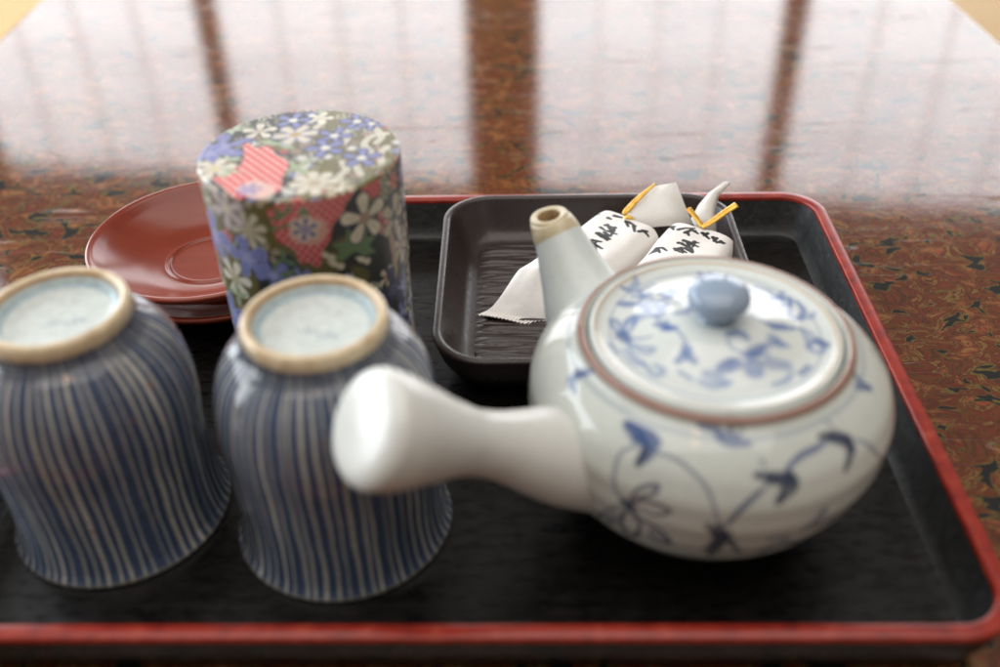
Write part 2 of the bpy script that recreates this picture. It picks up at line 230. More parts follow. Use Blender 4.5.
# ---- painting underglaze and printed pattern into the vertices of a dense surface
_sorted = {}
def near_box(pos, lo, hi):
    """indices of the points inside a box, through an x-sorted index kept per array."""
    key = id(pos)
    if key not in _sorted or _sorted[key][0] is not pos:
        o = np.argsort(pos[:, 0], kind='stable'); _sorted[key] = (pos, o, pos[o, 0])
    _, o, xs = _sorted[key]
    k = o[np.searchsorted(xs, lo[0]):np.searchsorted(xs, hi[0], 'right')]
    p = pos[k]
    return k[np.all((p[:, 1:] >= lo[1:]) & (p[:, 1:] <= hi[1:]), axis=1)]

def cover(pos, pts, rad, soft):
    out = np.zeros(len(pos), np.float32)
    pts = np.asarray(pts, float)
    if len(pts) == 1:
        pts = np.vstack([pts, pts + 1e-7])
    rad = np.broadcast_to(np.asarray(rad, float), (len(pts),))
    m = rad.max() + soft
    K = near_box(pos, pts.min(0) - m, pts.max(0) + m)
    if not len(K):
        return out
    q = pos[K]; best = np.zeros(len(K))
    for i in range(len(pts) - 1):
        a, d = pts[i], pts[i + 1] - pts[i]
        p = q - a
        t = np.clip(p @ d / max(d @ d, 1e-14), 0, 1)
        e = np.linalg.norm(p - t[:, None] * d, axis=1)
        r = rad[i] + (rad[i + 1] - rad[i]) * t
        c = np.clip((r + soft - e) / (2 * soft), 0, 1)
        best = np.maximum(best, c * c * (3 - 2 * c))
    out[K] = best
    return out

def blend(colr, c, color, alpha=1.0):
    k = np.nonzero(c)[0]
    w = (c[k] * alpha)[:, None]
    colr[k] = colr[k] * (1 - w) + np.array(color, np.float32) * w

def poly_cover(pos2, poly, soft):
    """soft-edged inside test of a 2-D polygon."""
    poly = np.asarray(poly, float); n = len(poly)
    inside = np.zeros(len(pos2), bool); dist = np.full(len(pos2), 1e9)
    for i in range(n):
        a, b = poly[i], poly[(i + 1) % n]
        cond = (a[1] > pos2[:, 1]) != (b[1] > pos2[:, 1])
        xs = (b[0] - a[0]) * (pos2[:, 1] - a[1]) / ((b[1] - a[1]) or 1e-12) + a[0]
        inside ^= cond & (pos2[:, 0] < xs)
        d = b - a; p = pos2 - a
        t = np.clip(p @ d / max(d @ d, 1e-14), 0, 1)
        dist = np.minimum(dist, np.linalg.norm(p - t[:, None] * d, axis=1))
    s = np.where(inside, dist, -dist)
    c = np.clip((s + soft) / (2 * soft), 0, 1)
    return (c * c * (3 - 2 * c)).astype(np.float32)

def vnoise(pos, scale, seed):
    """cheap smooth value noise from a few rotated sine products."""
    rng = np.random.RandomState(seed); out = np.zeros(len(pos)); amp = 1.0; tot = 0
    for o in range(3):
        for k in range(3):
            d = rng.normal(size=pos.shape[1]); d /= np.linalg.norm(d)
            e = rng.normal(size=pos.shape[1]); e /= np.linalg.norm(e)
            out += amp * np.sin(pos @ d * scale * 2 ** o + rng.uniform(0, 6.28)) * np.sin(pos @ e * scale * 2 ** o * 0.8 + rng.uniform(0, 6.28))
            tot += amp
        amp *= 0.55
    return out / tot

# ---------------------------------------------------------------- materials
def mat(name, color=(0.5, 0.5, 0.5), rough=0.5, spec=0.5, coat=0.0, coat_rough=0.05, metallic=0.0, ior=1.5):
    m = bpy.data.materials.new(name); m.use_nodes = True
    b = m.node_tree.nodes['Principled BSDF']
    b.inputs['Base Color'].default_value = (*color, 1)
    b.inputs['Roughness'].default_value = rough
    b.inputs['IOR'].default_value = ior
    b.inputs['Metallic'].default_value = metallic
    b.inputs['Specular IOR Level'].default_value = spec
    b.inputs['Coat Weight'].default_value = coat
    b.inputs['Coat Roughness'].default_value = coat_rough
    return m, m.node_tree, b

def N(nt, kind, **kw):
    n = nt.nodes.new(kind)
    for k, v in kw.items():
        if k in n.inputs:
            n.inputs[k].default_value = v
        else:
            setattr(n, k, v)
    return n

def L(nt, a, ao, b, bi):
    nt.links.new(a.outputs[ao], b.inputs[bi])

def coords(nt, scale=(1, 1, 1)):
    t = N(nt, 'ShaderNodeTexCoord'); m = N(nt, 'ShaderNodeMapping')
    m.inputs['Scale'].default_value = scale
    L(nt, t, 'Object', m, 'Vector')
    return m

def ramp(nt, stops, interp='LINEAR'):
    r = N(nt, 'ShaderNodeValToRGB'); e = r.color_ramp.elements
    r.color_ramp.interpolation = interp
    while len(e) > 1:
        e.remove(e[-1])
    e[0].position = stops[0][0]; e[0].color = (*stops[0][1], 1)
    for p, c in stops[1:]:
        k = e.new(p); k.color = (*c, 1)
    return r

def bump(nt, bsdf, src, out, strength, dist, coat=False):
    b = N(nt, 'ShaderNodeBump'); b.inputs['Strength'].default_value = strength; b.inputs['Distance'].default_value = dist
    L(nt, src, out, b, 'Height'); L(nt, b, 'Normal', bsdf, 'Normal')
    if coat:
        L(nt, b, 'Normal', bsdf, 'Coat Normal')
    return b

def painted(name, rough=0.1, spec=0.5, coat=0.0, bump_scale=None, bump_d=0.0001, bump_s=0.3, speck=0.0):
    m, nt, b = mat(name, rough=rough, spec=spec, coat=coat)
    a = N(nt, 'ShaderNodeVertexColor'); a.layer_name = 'paint'
    src, so = a, 'Color'
    c = coords(nt)
    if speck:
        n = N(nt, 'ShaderNodeTexNoise', Scale=420.0, Detail=4.0); L(nt, c, 'Vector', n, 'Vector')
        r = ramp(nt, [(0.3, (1 - speck,) * 3), (0.62, (1, 1, 1))]); L(nt, n, 'Fac', r, 'Fac')
        mx = N(nt, 'ShaderNodeMix', data_type='RGBA', blend_type='MULTIPLY'); mx.inputs['Factor'].default_value = 1
        nt.links.new(a.outputs['Color'], mx.inputs[6]); nt.links.new(r.outputs['Color'], mx.inputs[7])
        nt.links.new(mx.outputs[2], b.inputs['Base Color'])
    else:
        L(nt, a, 'Color', b, 'Base Color')
    if bump_scale:
        n = N(nt, 'ShaderNodeTexNoise', Scale=bump_scale, Detail=3.0); L(nt, c, 'Vector', n, 'Vector')
        bump(nt, b, n, 'Fac', bump_s, bump_d)
    return m

M = {}
# lacquered table: layered mottled lacquer with contour-like colour bands under a clear gloss
def lacquer_table():
    m, nt, b = mat('mottled_lacquer', rough=0.045, ior=1.62, spec=0.5)
    c = coords(nt, (1.0, 1.25, 1.0))
    w = N(nt, 'ShaderNodeTexNoise', Scale=26.0, Detail=2.0); L(nt, c, 'Vector', w, 'Vector')
    vm = N(nt, 'ShaderNodeVectorMath', operation='MULTIPLY_ADD'); vm.inputs[1].default_value = (0.028, 0.028, 0.0)
    L(nt, w, 'Color', vm, 0); L(nt, c, 'Vector', vm, 2)
    n1 = N(nt, 'ShaderNodeTexNoise', Scale=84.0, Detail=4.5, Roughness=0.52); n1.inputs['Distortion'].default_value = 0.9
    L(nt, vm, 'Vector', n1, 'Vector')
    dk, rd, br, ol, og = (0.024, 0.010, 0.006), (0.150, 0.029, 0.012), (0.068, 0.019, 0.010), (0.22, 0.125, 0.036), (0.24, 0.062, 0.024)
    r1 = ramp(nt, [(0.22, dk), (0.30, br), (0.335, ol), (0.36, rd), (0.425, br), (0.452, (0.10, 0.046, 0.012)), (0.475, rd), (0.53, (0.080, 0.020, 0.009)),
                   (0.555, ol), (0.575, br), (0.62, og), (0.665, ol), (0.69, rd), (0.76, br)])
    L(nt, n1, 'Fac', r1, 'Fac')
    # black lacquer islands with an olive outline
    n2 = N(nt, 'ShaderNodeTexNoise', Scale=92.0, Detail=2.5, Roughness=0.5); n2.inputs['Distortion'].default_value = 0.6
    off = N(nt, 'ShaderNodeVectorMath', operation='ADD'); off.inputs[1].default_value = (3.1, 7.7, 1.3); L(nt, vm, 'Vector', off, 0); L(nt, off, 'Vector', n2, 'Vector')
    r2 = ramp(nt, [(0.595, (0, 0, 0)), (0.612, (1, 1, 1))]); L(nt, n2, 'Fac', r2, 'Fac')
    r2b = ramp(nt, [(0.575, (0, 0, 0)), (0.585, (1, 1, 1)), (0.600, (1, 1, 1)), (0.612, (0, 0, 0))]); L(nt, n2, 'Fac', r2b, 'Fac')
    m1 = N(nt, 'ShaderNodeMix', data_type='RGBA'); nt.links.new(r2.outputs['Color'], m1.inputs['Factor']); nt.links.new(r1.outputs['Color'], m1.inputs[6]); m1.inputs[7].default_value = (0.010, 0.011, 0.012, 1)
    m2 = N(nt, 'ShaderNodeMix', data_type='RGBA'); nt.links.new(r2b.outputs['Color'], m2.inputs['Factor']); nt.links.new(m1.outputs[2], m2.inputs[6]); m2.inputs[7].default_value = (0.12, 0.088, 0.022, 1)
    # tiny green and red flecks
    n3 = N(nt, 'ShaderNodeTexNoise', Scale=150.0, Detail=2.0); L(nt, off, 'Vector', n3, 'Vector')
    r3 = ramp(nt, [(0.74, (0, 0, 0)), (0.76, (1, 1, 1))]); L(nt, n3, 'Fac', r3, 'Fac')
    m3 = N(nt, 'ShaderNodeMix', data_type='RGBA'); nt.links.new(r3.outputs['Color'], m3.inputs['Factor']); nt.links.new(m2.outputs[2], m3.inputs[6]); m3.inputs[7].default_value = (0.03, 0.10, 0.035, 1)
    nt.links.new(m3.outputs[2], b.inputs['Base Color'])
    # polished but slightly uneven, with long fine scratches
    s = coords(nt, (60, 900, 1)); sn = N(nt, 'ShaderNodeTexNoise', Scale=0.14, Detail=4.0); L(nt, s, 'Vector', sn, 'Vector')
    h = N(nt, 'ShaderNodeTexNoise', Scale=90.0, Detail=5.0, Roughness=0.65); L(nt, c, 'Vector', h, 'Vector')
    ad = N(nt, 'ShaderNodeMath', operation='MULTIPLY_ADD'); ad.inputs[1].default_value = 0.35
    L(nt, sn, 'Fac', ad, 0); L(nt, h, 'Fac', ad, 2)
    bump(nt, b, ad, 'Value', 0.034, 0.0006)
    rr = ramp(nt, [(0.35, (0.068,) * 3), (0.7, (0.108,) * 3)]); L(nt, h, 'Fac', rr, 'Fac'); 
    # a few long hairline scratches that break the mirror
    sc = coords(nt, (1.0, 26.0, 1.0)); sc.inputs['Rotation'].default_value = (0, 0, 0.10)
    s1 = N(nt, 'ShaderNodeTexNoise', Scale=3.2, Detail=2.0); s1.inputs['Distortion'].default_value = 0.5; L(nt, sc, 'Vector', s1, 'Vector')
    r5 = ramp(nt, [(0.494, (0, 0, 0)), (0.4985, (1, 1, 1)), (0.5015, (1, 1, 1)), (0.506, (0, 0, 0))]); L(nt, s1, 'Fac', r5, 'Fac')
    s2 = N(nt, 'ShaderNodeTexNoise', Scale=14.0, Detail=1.0); L(nt, c, 'Vector', s2, 'Vector')
    r6 = ramp(nt, [(0.46, (0, 0, 0)), (0.60, (0.5,) * 3)]); L(nt, s2, 'Fac', r6, 'Fac')
    ml = N(nt, 'ShaderNodeMath', operation='MULTIPLY'); L(nt, r5, 'Color', ml, 0); L(nt, r6, 'Color', ml, 1)
    ad2 = N(nt, 'ShaderNodeMath', operation='ADD'); L(nt, ml, 'Value', ad2, 0); L(nt, rr, 'Color', ad2, 1)
    L(nt, ad2, 'Value', b, 'Roughness')
    return m
M['table'] = lacquer_table()
M['table_wood'] = mat('dark_table_wood', (0.03, 0.010, 0.006), 0.3)[0]

def tray_black():
    m, nt, b = mat('textured_black_lacquer', (0.010, 0.009, 0.009), 0.34, 0.28)
    c = coords(nt, (110, 300, 160)); n = N(nt, 'ShaderNodeTexNoise', Scale=1.0, Detail=5.0, Roughness=0.6); n.inputs['Distortion'].default_value = 0.4
    L(nt, c, 'Vector', n, 'Vector')
    c2 = coords(nt, (1, 1, 1)); n2 = N(nt, 'ShaderNodeTexNoise', Scale=900.0, Detail=3.0); L(nt, c2, 'Vector', n2, 'Vector')
    ad = N(nt, 'ShaderNodeMath', operation='MULTIPLY_ADD'); ad.inputs[1].default_value = 0.4
    L(nt, n2, 'Fac', ad, 0); L(nt, n, 'Fac', ad, 2)
    bump(nt, b, ad, 'Value', 0.24, 0.0005)
    r = ramp(nt, [(0.35, (0.22,) * 3), (0.68, (0.40,) * 3)]); L(nt, n, 'Fac', r, 'Fac'); L(nt, r, 'Color', b, 'Roughness')
    rc = ramp(nt, [(0.4, (0.003, 0.0025, 0.0025)), (0.75, (0.009, 0.007, 0.006))]); L(nt, n, 'Fac', rc, 'Fac'); 
    # a little dust
    n3 = N(nt, 'ShaderNodeTexNoise', Scale=1500.0, Detail=1.0); L(nt, c2, 'Vector', n3, 'Vector')
    r3 = ramp(nt, [(0.735, (0, 0, 0)), (0.77, (0.5, 0.5, 0.5))]); L(nt, n3, 'Fac', r3, 'Fac')
    mx = N(nt, 'ShaderNodeMix', data_type='RGBA'); nt.links.new(r3.outputs['Color'], mx.inputs['Factor']); nt.links.new(rc.outputs['Color'], mx.inputs[6]); mx.inputs[7].default_value = (0.16, 0.15, 0.14, 1)
    nt.links.new(mx.outputs[2], b.inputs['Base Color'])
    return m
M['tray_black'] = tray_black()

def tray_wall():
    m, nt, b = mat('black_lacquer_side_sheen_tint', (0.022, 0.022, 0.023), 0.5, 0.7)
    c = coords(nt); n = N(nt, 'ShaderNodeTexNoise', Scale=330.0, Detail=5.0, Roughness=0.7); L(nt, c, 'Vector', n, 'Vector')
    r = ramp(nt, [(0.35, (0.006, 0.006, 0.006)), (0.62, (0.026, 0.027, 0.028)), (0.75, (0.070, 0.071, 0.073))]); L(nt, n, 'Fac', r, 'Fac'); L(nt, r, 'Color', b, 'Base Color')  # grey mottling puts the window's sheen into the wall colour
    bump(nt, b, n, 'Fac', 0.55, 0.0006)
    return m
M['tray_wall'] = tray_wall()

def red_lacquer():
    m, nt, b = mat('red_lacquer_edge', (0.33, 0.022, 0.010), 0.28, 0.5)
    c = coords(nt, (120, 120, 400)); n = N(nt, 'ShaderNodeTexNoise', Scale=1.5, Detail=4.0); L(nt, c, 'Vector', n, 'Vector')
    r = ramp(nt, [(0.28, (0.13, 0.008, 0.005)), (0.42, (0.24, 0.016, 0.008)), (0.6, (0.30, 0.023, 0.010)), (0.74, (0.38, 0.065, 0.036))]); L(nt, n, 'Fac', r, 'Fac'); L(nt, r, 'Color', b, 'Base Color')
    bump(nt, b, n, 'Fac', 0.2, 0.0002)
    return m
M['tray_red'] = red_lacquer()

def saucer_wood():
    m, nt, b = mat('red_brown_lacquered_wood', (0.2, 0.03, 0.015), 0.22, 0.5)
    c = coords(nt, (30, 140, 60)); n = N(nt, 'ShaderNodeTexNoise', Scale=1.0, Detail=5.0, Roughness=0.6); L(nt, c, 'Vector', n, 'Vector')
    r = ramp(nt, [(0.25, (0.19, 0.026, 0.011)), (0.5, (0.225, 0.033, 0.013)), (0.75, (0.25, 0.042, 0.018))]); L(nt, n, 'Fac', r, 'Fac'); L(nt, r, 'Color', b, 'Base Color')
    bump(nt, b, n, 'Fac', 0.12, 0.0002)
    return m
M['saucer'] = saucer_wood()

def dish_brown():
    m, nt, b = mat('dark_brown_satin_lacquer', (0.030, 0.019, 0.0185), 0.33, 0.5)
    c = coords(nt); n = N(nt, 'ShaderNodeTexNoise', Scale=500.0, Detail=3.0); L(nt, c, 'Vector', n, 'Vector')
    bump(nt, b, n, 'Fac', 0.10, 0.0002)
    r = ramp(nt, [(0.35, (0.27,) * 3), (0.7, (0.40,) * 3)]); L(nt, n, 'Fac', r, 'Fac'); L(nt, r, 'Color', b, 'Roughness')
    return m
M['dish'] = dish_brown()

M['porcelain'] = painted('painted_porcelain', rough=0.085, bump_scale=70.0, bump_d=0.0006, bump_s=0.22, speck=0.05)
M['soft_gloss'] = painted('soft_gloss_porcelain', rough=0.24, bump_scale=60.0, bump_d=0.0007, bump_s=0.25, speck=0.05)
M['satin'] = painted('satin_porcelain', rough=0.32, bump_scale=70.0, bump_d=0.0006, bump_s=0.2, speck=0.05)
M['cup'] = painted('striped_glaze', rough=0.13, bump_scale=160.0, bump_d=0.0005, bump_s=0.3, speck=0.18)
M['paper_print'] = painted('printed_washi_paper', rough=0.34, bump_scale=1400.0, bump_d=0.0001, bump_s=0.35, speck=0.10)
M['wrapper'] = painted('printed_white_wrapper', rough=0.48, bump_scale=170.0, bump_d=0.0012, bump_s=0.40)

def clay(name, a, bcol, rough):
    m, nt, b = mat(name, a, rough, 0.4)
    c = coords(nt); n = N(nt, 'ShaderNodeTexNoise', Scale=260.0, Detail=5.0, Roughness=0.65); L(nt, c, 'Vector', n, 'Vector')
    r = ramp(nt, [(0.3, a), (0.7, bcol)]); L(nt, n, 'Fac', r, 'Fac'); L(nt, r, 'Color', b, 'Base Color')
    bump(nt, b, n, 'Fac', 0.25, 0.0003)
    return m
M['spout_tip'] = clay('tan_tip_glaze', (0.50, 0.41, 0.25), (0.62, 0.54, 0.38), 0.32)
M['spout_hole'] = clay('spout_inside', (0.33, 0.21, 0.10), (0.40, 0.28, 0.15), 0.5)
M['knob'] = mat('blue_grey_glaze', (0.27, 0.34, 0.44), 0.07)[0]

def paper(name, c1, c2, rough=0.5, sss=0.0):
    m, nt, b = mat(name, c1, rough, 0.4)
    c = coords(nt); n = N(nt, 'ShaderNodeTexNoise', Scale=220.0, Detail=4.0); L(nt, c, 'Vector', n, 'Vector')
    r = ramp(nt, [(0.3, c1), (0.7, c2)]); L(nt, n, 'Fac', r, 'Fac'); L(nt, r, 'Color', b, 'Base Color')
    bump(nt, b, n, 'Fac', 0.35, 0.0004)
    # thin paper lets part of the light through
    tr = N(nt, 'ShaderNodeBsdfTranslucent'); L(nt, r, 'Color', tr, 'Color')
    mx = N(nt, 'ShaderNodeMixShader'); mx.inputs['Fac'].default_value = 0.4
    L(nt, b, 'BSDF', mx, 1); L(nt, tr, 'BSDF', mx, 2)
    nt.links.new(mx.outputs['Shader'], nt.nodes['Material Output'].inputs['Surface'])
    return m
M['paper_end'] = paper('twisted_paper', (0.93, 0.89, 0.84), (0.97, 0.95, 0.92))
m, nt, b = mat('gold_foil_tie', (0.78, 0.44, 0.06), 0.30, 0.5, metallic=0.35)
cc = coords(nt); nn = N(nt, 'ShaderNodeTexNoise', Scale=330.0, Detail=3.0); L(nt, cc, 'Vector', nn, 'Vector'); bump(nt, b, nn, 'Fac', 0.5, 0.0005)
rr = ramp(nt, [(0.35, (0.72, 0.34, 0.04)), (0.65, (0.85, 0.55, 0.10))]); L(nt, nn, 'Fac', rr, 'Fac'); L(nt, rr, 'Color', b, 'Base Color')
M['gold'] = m

def tatami():
    m, nt, b = mat('straw_matting', (0.62, 0.45, 0.2), 0.6, 0.3)
    c = coords(nt, (1, 1, 1)); w = N(nt, 'ShaderNodeTexWave', Scale=95.0, Distortion=0.6); L(nt, c, 'Vector', w, 'Vector')
    r = ramp(nt, [(0.0, (0.48, 0.30, 0.12)), (1.0, (0.60, 0.40, 0.18))]); L(nt, w, 'Fac', r, 'Fac'); L(nt, r, 'Color', b, 'Base Color')
    bump(nt, b, w, 'Fac', 0.3, 0.001)
    return m
M['tatami'] = tatami()
M['wood'] = clay('brown_window_wood', (0.36, 0.20, 0.12), (0.44, 0.26, 0.16), 0.5)
M['lattice'] = clay('pale_lattice_wood', (0.42, 0.32, 0.24), (0.50, 0.40, 0.30), 0.6)

def shoji_paper(strength):
    m = bpy.data.materials.new('daylit_shoji_paper'); m.use_nodes = True; nt = m.node_tree
    b = nt.nodes['Principled BSDF']; b.inputs['Base Color'].default_value = (0.8, 0.8, 0.8, 1); b.inputs['Roughness'].default_value = 0.8
    c = coords(nt); n = N(nt, 'ShaderNodeTexNoise', Scale=3.0, Detail=4.0); L(nt, c, 'Vector', n, 'Vector')
    r = ramp(nt, [(0.3, (0.84, 0.88, 0.96)), (0.7, (0.95, 0.97, 1.0))]); L(nt, n, 'Fac', r, 'Fac')
    L(nt, r, 'Color', b, 'Emission Color'); b.inputs['Emission Strength'].default_value = strength
    return m
M['shoji'] = shoji_paper(SHOJI)

# ---------------------------------------------------------------- floor and table
V = [(-6, -4, -0.36), (6, -4, -0.36), (6, 6, -0.36), (-6, 6, -0.36)]
fl = mesh_obj('floor', V, [(0, 1, 2, 3)], M['tatami'], smooth=False); fl['kind'] = 'structure'

tb = thing('low_table', 'glossy mottled red and brown lacquer table beneath the black tray', 'table', (0, 0, TABLE_Z))
loops = []
for d, z in ((0.004, -0.034), (0.0, -0.030), (0.0, -0.004), (0.0012, -0.0012), (0.004, 0.0), (0.0042, 0.0), (0.03, 0.0)):
    q = rrect(0.3535 - d, 0.80 - d, 0.012, 96); loops.append(np.c_[q[:, 0] - 0.006, q[:, 1] + 0.42, np.full(len(q), z)])
loft('tabletop', loops, M['table'], tb, cap_last=True, cap_first=True, sharp=50)
for sx in (-1, 1):
    for sy in (-1, 1):
        x, y = -0.006 + sx * 0.30, 0.42 + sy * 0.74
        box('leg', (x - 0.03, y - 0.03, -0.354), (x + 0.03, y + 0.03, -0.034), M['table_wood'], tb, 0.004)

# ---------------------------------------------------------------- sliding paper screens whose daylight the table mirrors
def shoji(name, x0, x1, label):
    t = thing(name, label, 'window', (0, 3.0, -0.36), math.atan(YAW), 'paper screens along the far side')
    zt = 1.785; st = 0.036
    boxes('frame', [((x0, -0.015, 0), (x0 + st, 0.015, zt)), ((x1 - st, -0.015, 0), (x1, 0.015, zt)),
                    ((x0 + st, -0.014, zt - 0.05), (x1 - st, 0.014, zt)), ((x0 + st, -0.014, 0), (x1 - st, 0.014, 0.08))], M['wood'], t)
    bars = []
    for k in range(1, 4):
        x = x0 + st + (x1 - x0 - 2 * st) * k / 4
        bars.append(((x - 0.0020, -0.010, 0.08), (x + 0.0020, 0.0, zt - 0.05)))
    for k in range(1, 8):
        z = 0.08 + (zt - 0.13) * k / 8
        bars.append(((x0 + st, -0.009, z - 0.0020), (x1 - st, -0.001, z + 0.0020)))
    boxes('lattice', bars, M['lattice'], t)
    box('paper', (x0 + st - 0.002, 0.002, 0.078), (x1 - st + 0.002, 0.004, zt - 0.048), M['shoji'], t)
    return t
shoji('shoji_screen', -1.82, -0.915, 'bright paper screen mirrored at the far left of the tabletop')
shoji('shoji_screen', -0.915, -0.05, 'bright paper screen mirrored above the flowered tea caddy')
shoji('shoji_screen', 0.11, 0.90, 'bright paper screen mirrored above the dish of sweets')
shoji('shoji_screen', 0.90, 1.80, 'bright paper screen mirrored at the far right of the tabletop')
pw = box('window_post', (-0.045, -0.05, -0.36), (0.105, 0.05, 2.2), M['wood']); pw.location = (0, 3.0, 0); pw.rotation_euler = (0, 0, math.atan(YAW)); pw['kind'] = 'structure'

# ---------------------------------------------------------------- tray
tray = thing('serving_tray', 'black textured lacquer tray with a thin red edge under the tea set', 'tray', (0, 0, 0), TRAY_YAW)
TX0, TX1, TY0, TY1 = -0.1875, 0.1407, 0.1663, 0.4160
def tray_loop(d, z, n=240, r=0.0195):
    q = rrect((TX1 - TX0) / 2 - d, (TY1 - TY0) / 2 - d, max(r - d, 0.006), n)
    return np.c_[q[:, 0] + (TX0 + TX1) / 2, q[:, 1] + (TY0 + TY1) / 2, np.full(len(q), z)]
rim_in = [(0.0058, 0.0174), (0.0060, 0.0168)]
inner = [(0.0052, 0.0166), (0.0060, 0.013), (0.0085, 0.0055), (0.0098, 0.0022), (0.0115, 0.0007), (0.0135, 0.0001), (0.016, 0.0)]
outer = [(0.010, -0.0058), (0.008, -0.0058), (0.0065, -0.004), (0.0025, 0.006), (0.0008, 0.013), (0.0006, 0.0152)]
lp = [tray_loop(d, z) for d, z in inner]
# floor grid: shrinking loops keep the sheet tidy
for k in range(1, 14):
    d = 0.016 + k * 0.008
    lp.append(tray_loop(d, 0.0))
loft('inner_wall', lp[:5], M['tray_wall'], tray)
loft('tray_bed', lp[4:], M['tray_black'], tray, cap_last=True)
loft('outer_wall', [tray_loop(d, z) for d, z in outer], M['tray_black'], tray, cap_first=True)
loft('rim', [tray_loop(d, z) for d, z in ((0.0005, 0.0150), (0.0, 0.0160), (0.0, 0.0170), (0.0003, 0.0177), (0.0009, 0.0180), (0.0044, 0.0180), (0.0050, 0.0177), (0.0053, 0.0171), (0.0054, 0.0162))], M['tray_red'], tray)

# ---------------------------------------------------------------- teapot
tp = thing('teapot', 'round white side handled teapot painted with blue flowers, lid on', 'teapot', tuple(TEAPOT))
INK = {'d': ((0.022, 0.034, 0.085), 0.88), 'm': ((0.040, 0.085, 0.235), 0.80), 'g': ((0.085, 0.115, 0.20), 0.62)}
WHITE = (0.61, 0.645, 0.605)

def spline3(pts):
    pts = np.array(pts, float)
    return cr(pts, max(6, (len(pts) - 1) * 6 + 1)) if len(pts) > 2 else pts

def paint_strokes(pos, colr, strokes, gain=1.0, ink=INK, unit=MM):
    streak = 0.84 + 0.16 * vnoise(pos, 1500, 77)
    for pts, r, k in strokes:
        p = spline3(pts) * unit
        n = len(p)
        # brush pressure: thin start and end
        t = np.linspace(0, 1, n)
        rad = r * unit * gain * (0.65 + 0.5 * np.sin(np.pi * np.clip(t * 0.9 + 0.08, 0, 1)))
        c, a = ink[k]
        cv = cover(pos, p, rad, 0.00030)
        blend(colr, cv * streak.astype(np.float32), c, a)
        blend(colr, cover(pos, p, rad * 1.55, 0.0006), c, 0.16)

bp = smooth_profile(TEAPOT_PROFILE, 260); nB = 900
g = ring_grid(bp, nB).reshape(-1, 3)
cB = np.tile(np.array(WHITE, np.float32), (len(g), 1))
cB *= (1 + 0.035 * vnoise(g, 120, 2))[:, None]
paint_strokes(g, cB, BODY_STROKES, 1.3)
# the same spray repeated round the back where only other views see it
rot = lambda a: np.array([[math.cos(a), -math.sin(a), 0], [math.sin(a), math.cos(a), 0], [0, 0, 1]])
back = [([tuple(rot(math.radians(165)) @ np.array(q)) for q in p], r, k) for p, r, k in BODY_STROKES[:40]]
paint_strokes(g, cB, back)
rr_ = np.hypot(g[:, 0], g[:, 1])
def band(rr, z, zlo, zhi, rlo, rhi, s=0.0003):
    f = lambda x, a, b_: np.clip((x - a) / s, 0, 1) * np.clip((b_ - x) / s, 0, 1)
    return (f(rr, rlo, rhi) * f(z, zlo, zhi)).astype(np.float32)
wob = 0.0004 * vnoise(g, 90, 8)
blend(cB, band(rr_ + wob, g[:, 2], 0.058, 0.066, 0.0430, 0.0452, 0.0008), (0.14, 0.20, 0.32), 0.38)
blend(cB, band(rr_, g[:, 2] + wob * 0.6, 0.0672, 0.0700, 0.0393, 0.0420, 0.0005), (0.27, 0.10, 0.060), 0.85)
blend(cB, band(rr_, g[:, 2], -0.001, 0.0016, 0.0, 0.034), (0.5, 0.38, 0.25), 0.9)
turn = lambda gg: np.stack([1 + 0.006 * np.sin(gg[..., 2] * 700 + np.arctan2(gg[..., 1], gg[..., 0])) * np.clip(gg[..., 2] / 0.01, 0, 1) * np.clip((0.062 - gg[..., 2]) / 0.01, 0, 1) * 0.35] * 2 + [np.ones(gg.shape[:2])], -1)
lathe('body', bp, nB, M['porcelain'], tp, cB, flip=False, wobble=turn)

# spout: swept tube with an unglazed-looking tan tip
sp = cr([(-23, 28, 36, 20), (-32.2, 40, 45, 17.0), (-38.2, 50.3, 55, 12.4), (-42.6, 57.6, 64, 9.3), (-44.9, 60.9, 68.3, 8.4), (-46.6, 63.2, 71.6, 6.9)], 60) * MM
sg = tube_grid(sp[:, :3], sp[:, 3], 72)
k_tip = 41
cS = np.tile(np.array((0.63, 0.68, 0.66), np.float32), (sg[:k_tip + 1].size // 3, 1))
mesh_obj('spout', sg[:k_tip + 1].reshape(-1, 3), grid_faces(k_tip + 1, 72), M['satin'], tp, cS)
end = sg[-1]; c0 = end.mean(0); ax = sp[-1, :3] - sp[-3, :3]; ax /= np.linalg.norm(ax)
# the mouth is cut level-ish, so it opens to the sky and a little towards the front
cut = np.array([-0.25, 0.10, 0.96]); cut /= np.linalg.norm(cut)
def to_cut(ring, plane_p, share):
    d = ((plane_p - ring) @ cut) / (ax @ cut)
    return ring + share * d[:, None] * ax
tipl = []
for k in range(k_tip, len(sg)):
    tipl.append(to_cut(sg[k], c0 - ax * 0.0, ((k - k_tip) / (len(sg) - 1 - k_tip)) ** 1.5 * 0.0) if k < len(sg) - 8 else to_cut(sg[k], c0, (k - (len(sg) - 9)) / 8.0))
end = tipl[-1]; c0 = end.mean(0)
for s, h in ((0.975, 0.0007), (0.92, 0.0013), (0.80, 0.0016), (0.60, 0.0010)):
    tipl.append(c0 + (end - c0) * s + cut * h)
tip = mesh_obj('spout_tip', np.vstack(tipl), grid_faces(len(tipl), 72), M['spout_tip'], tp)
hole = [tipl[-1]]
for s, h in ((0.54, -0.0002), (0.51, -0.002), (0.46, -0.006), (0.4, -0.012)):
    hole.append(c0 + (end - c0) * s + cut * h)
mesh_obj('spout_mouth', np.vstack(hole), grid_faces(len(hole), 72) + [tuple(range(4 * 72, 5 * 72))], M['spout_hole'], tip)

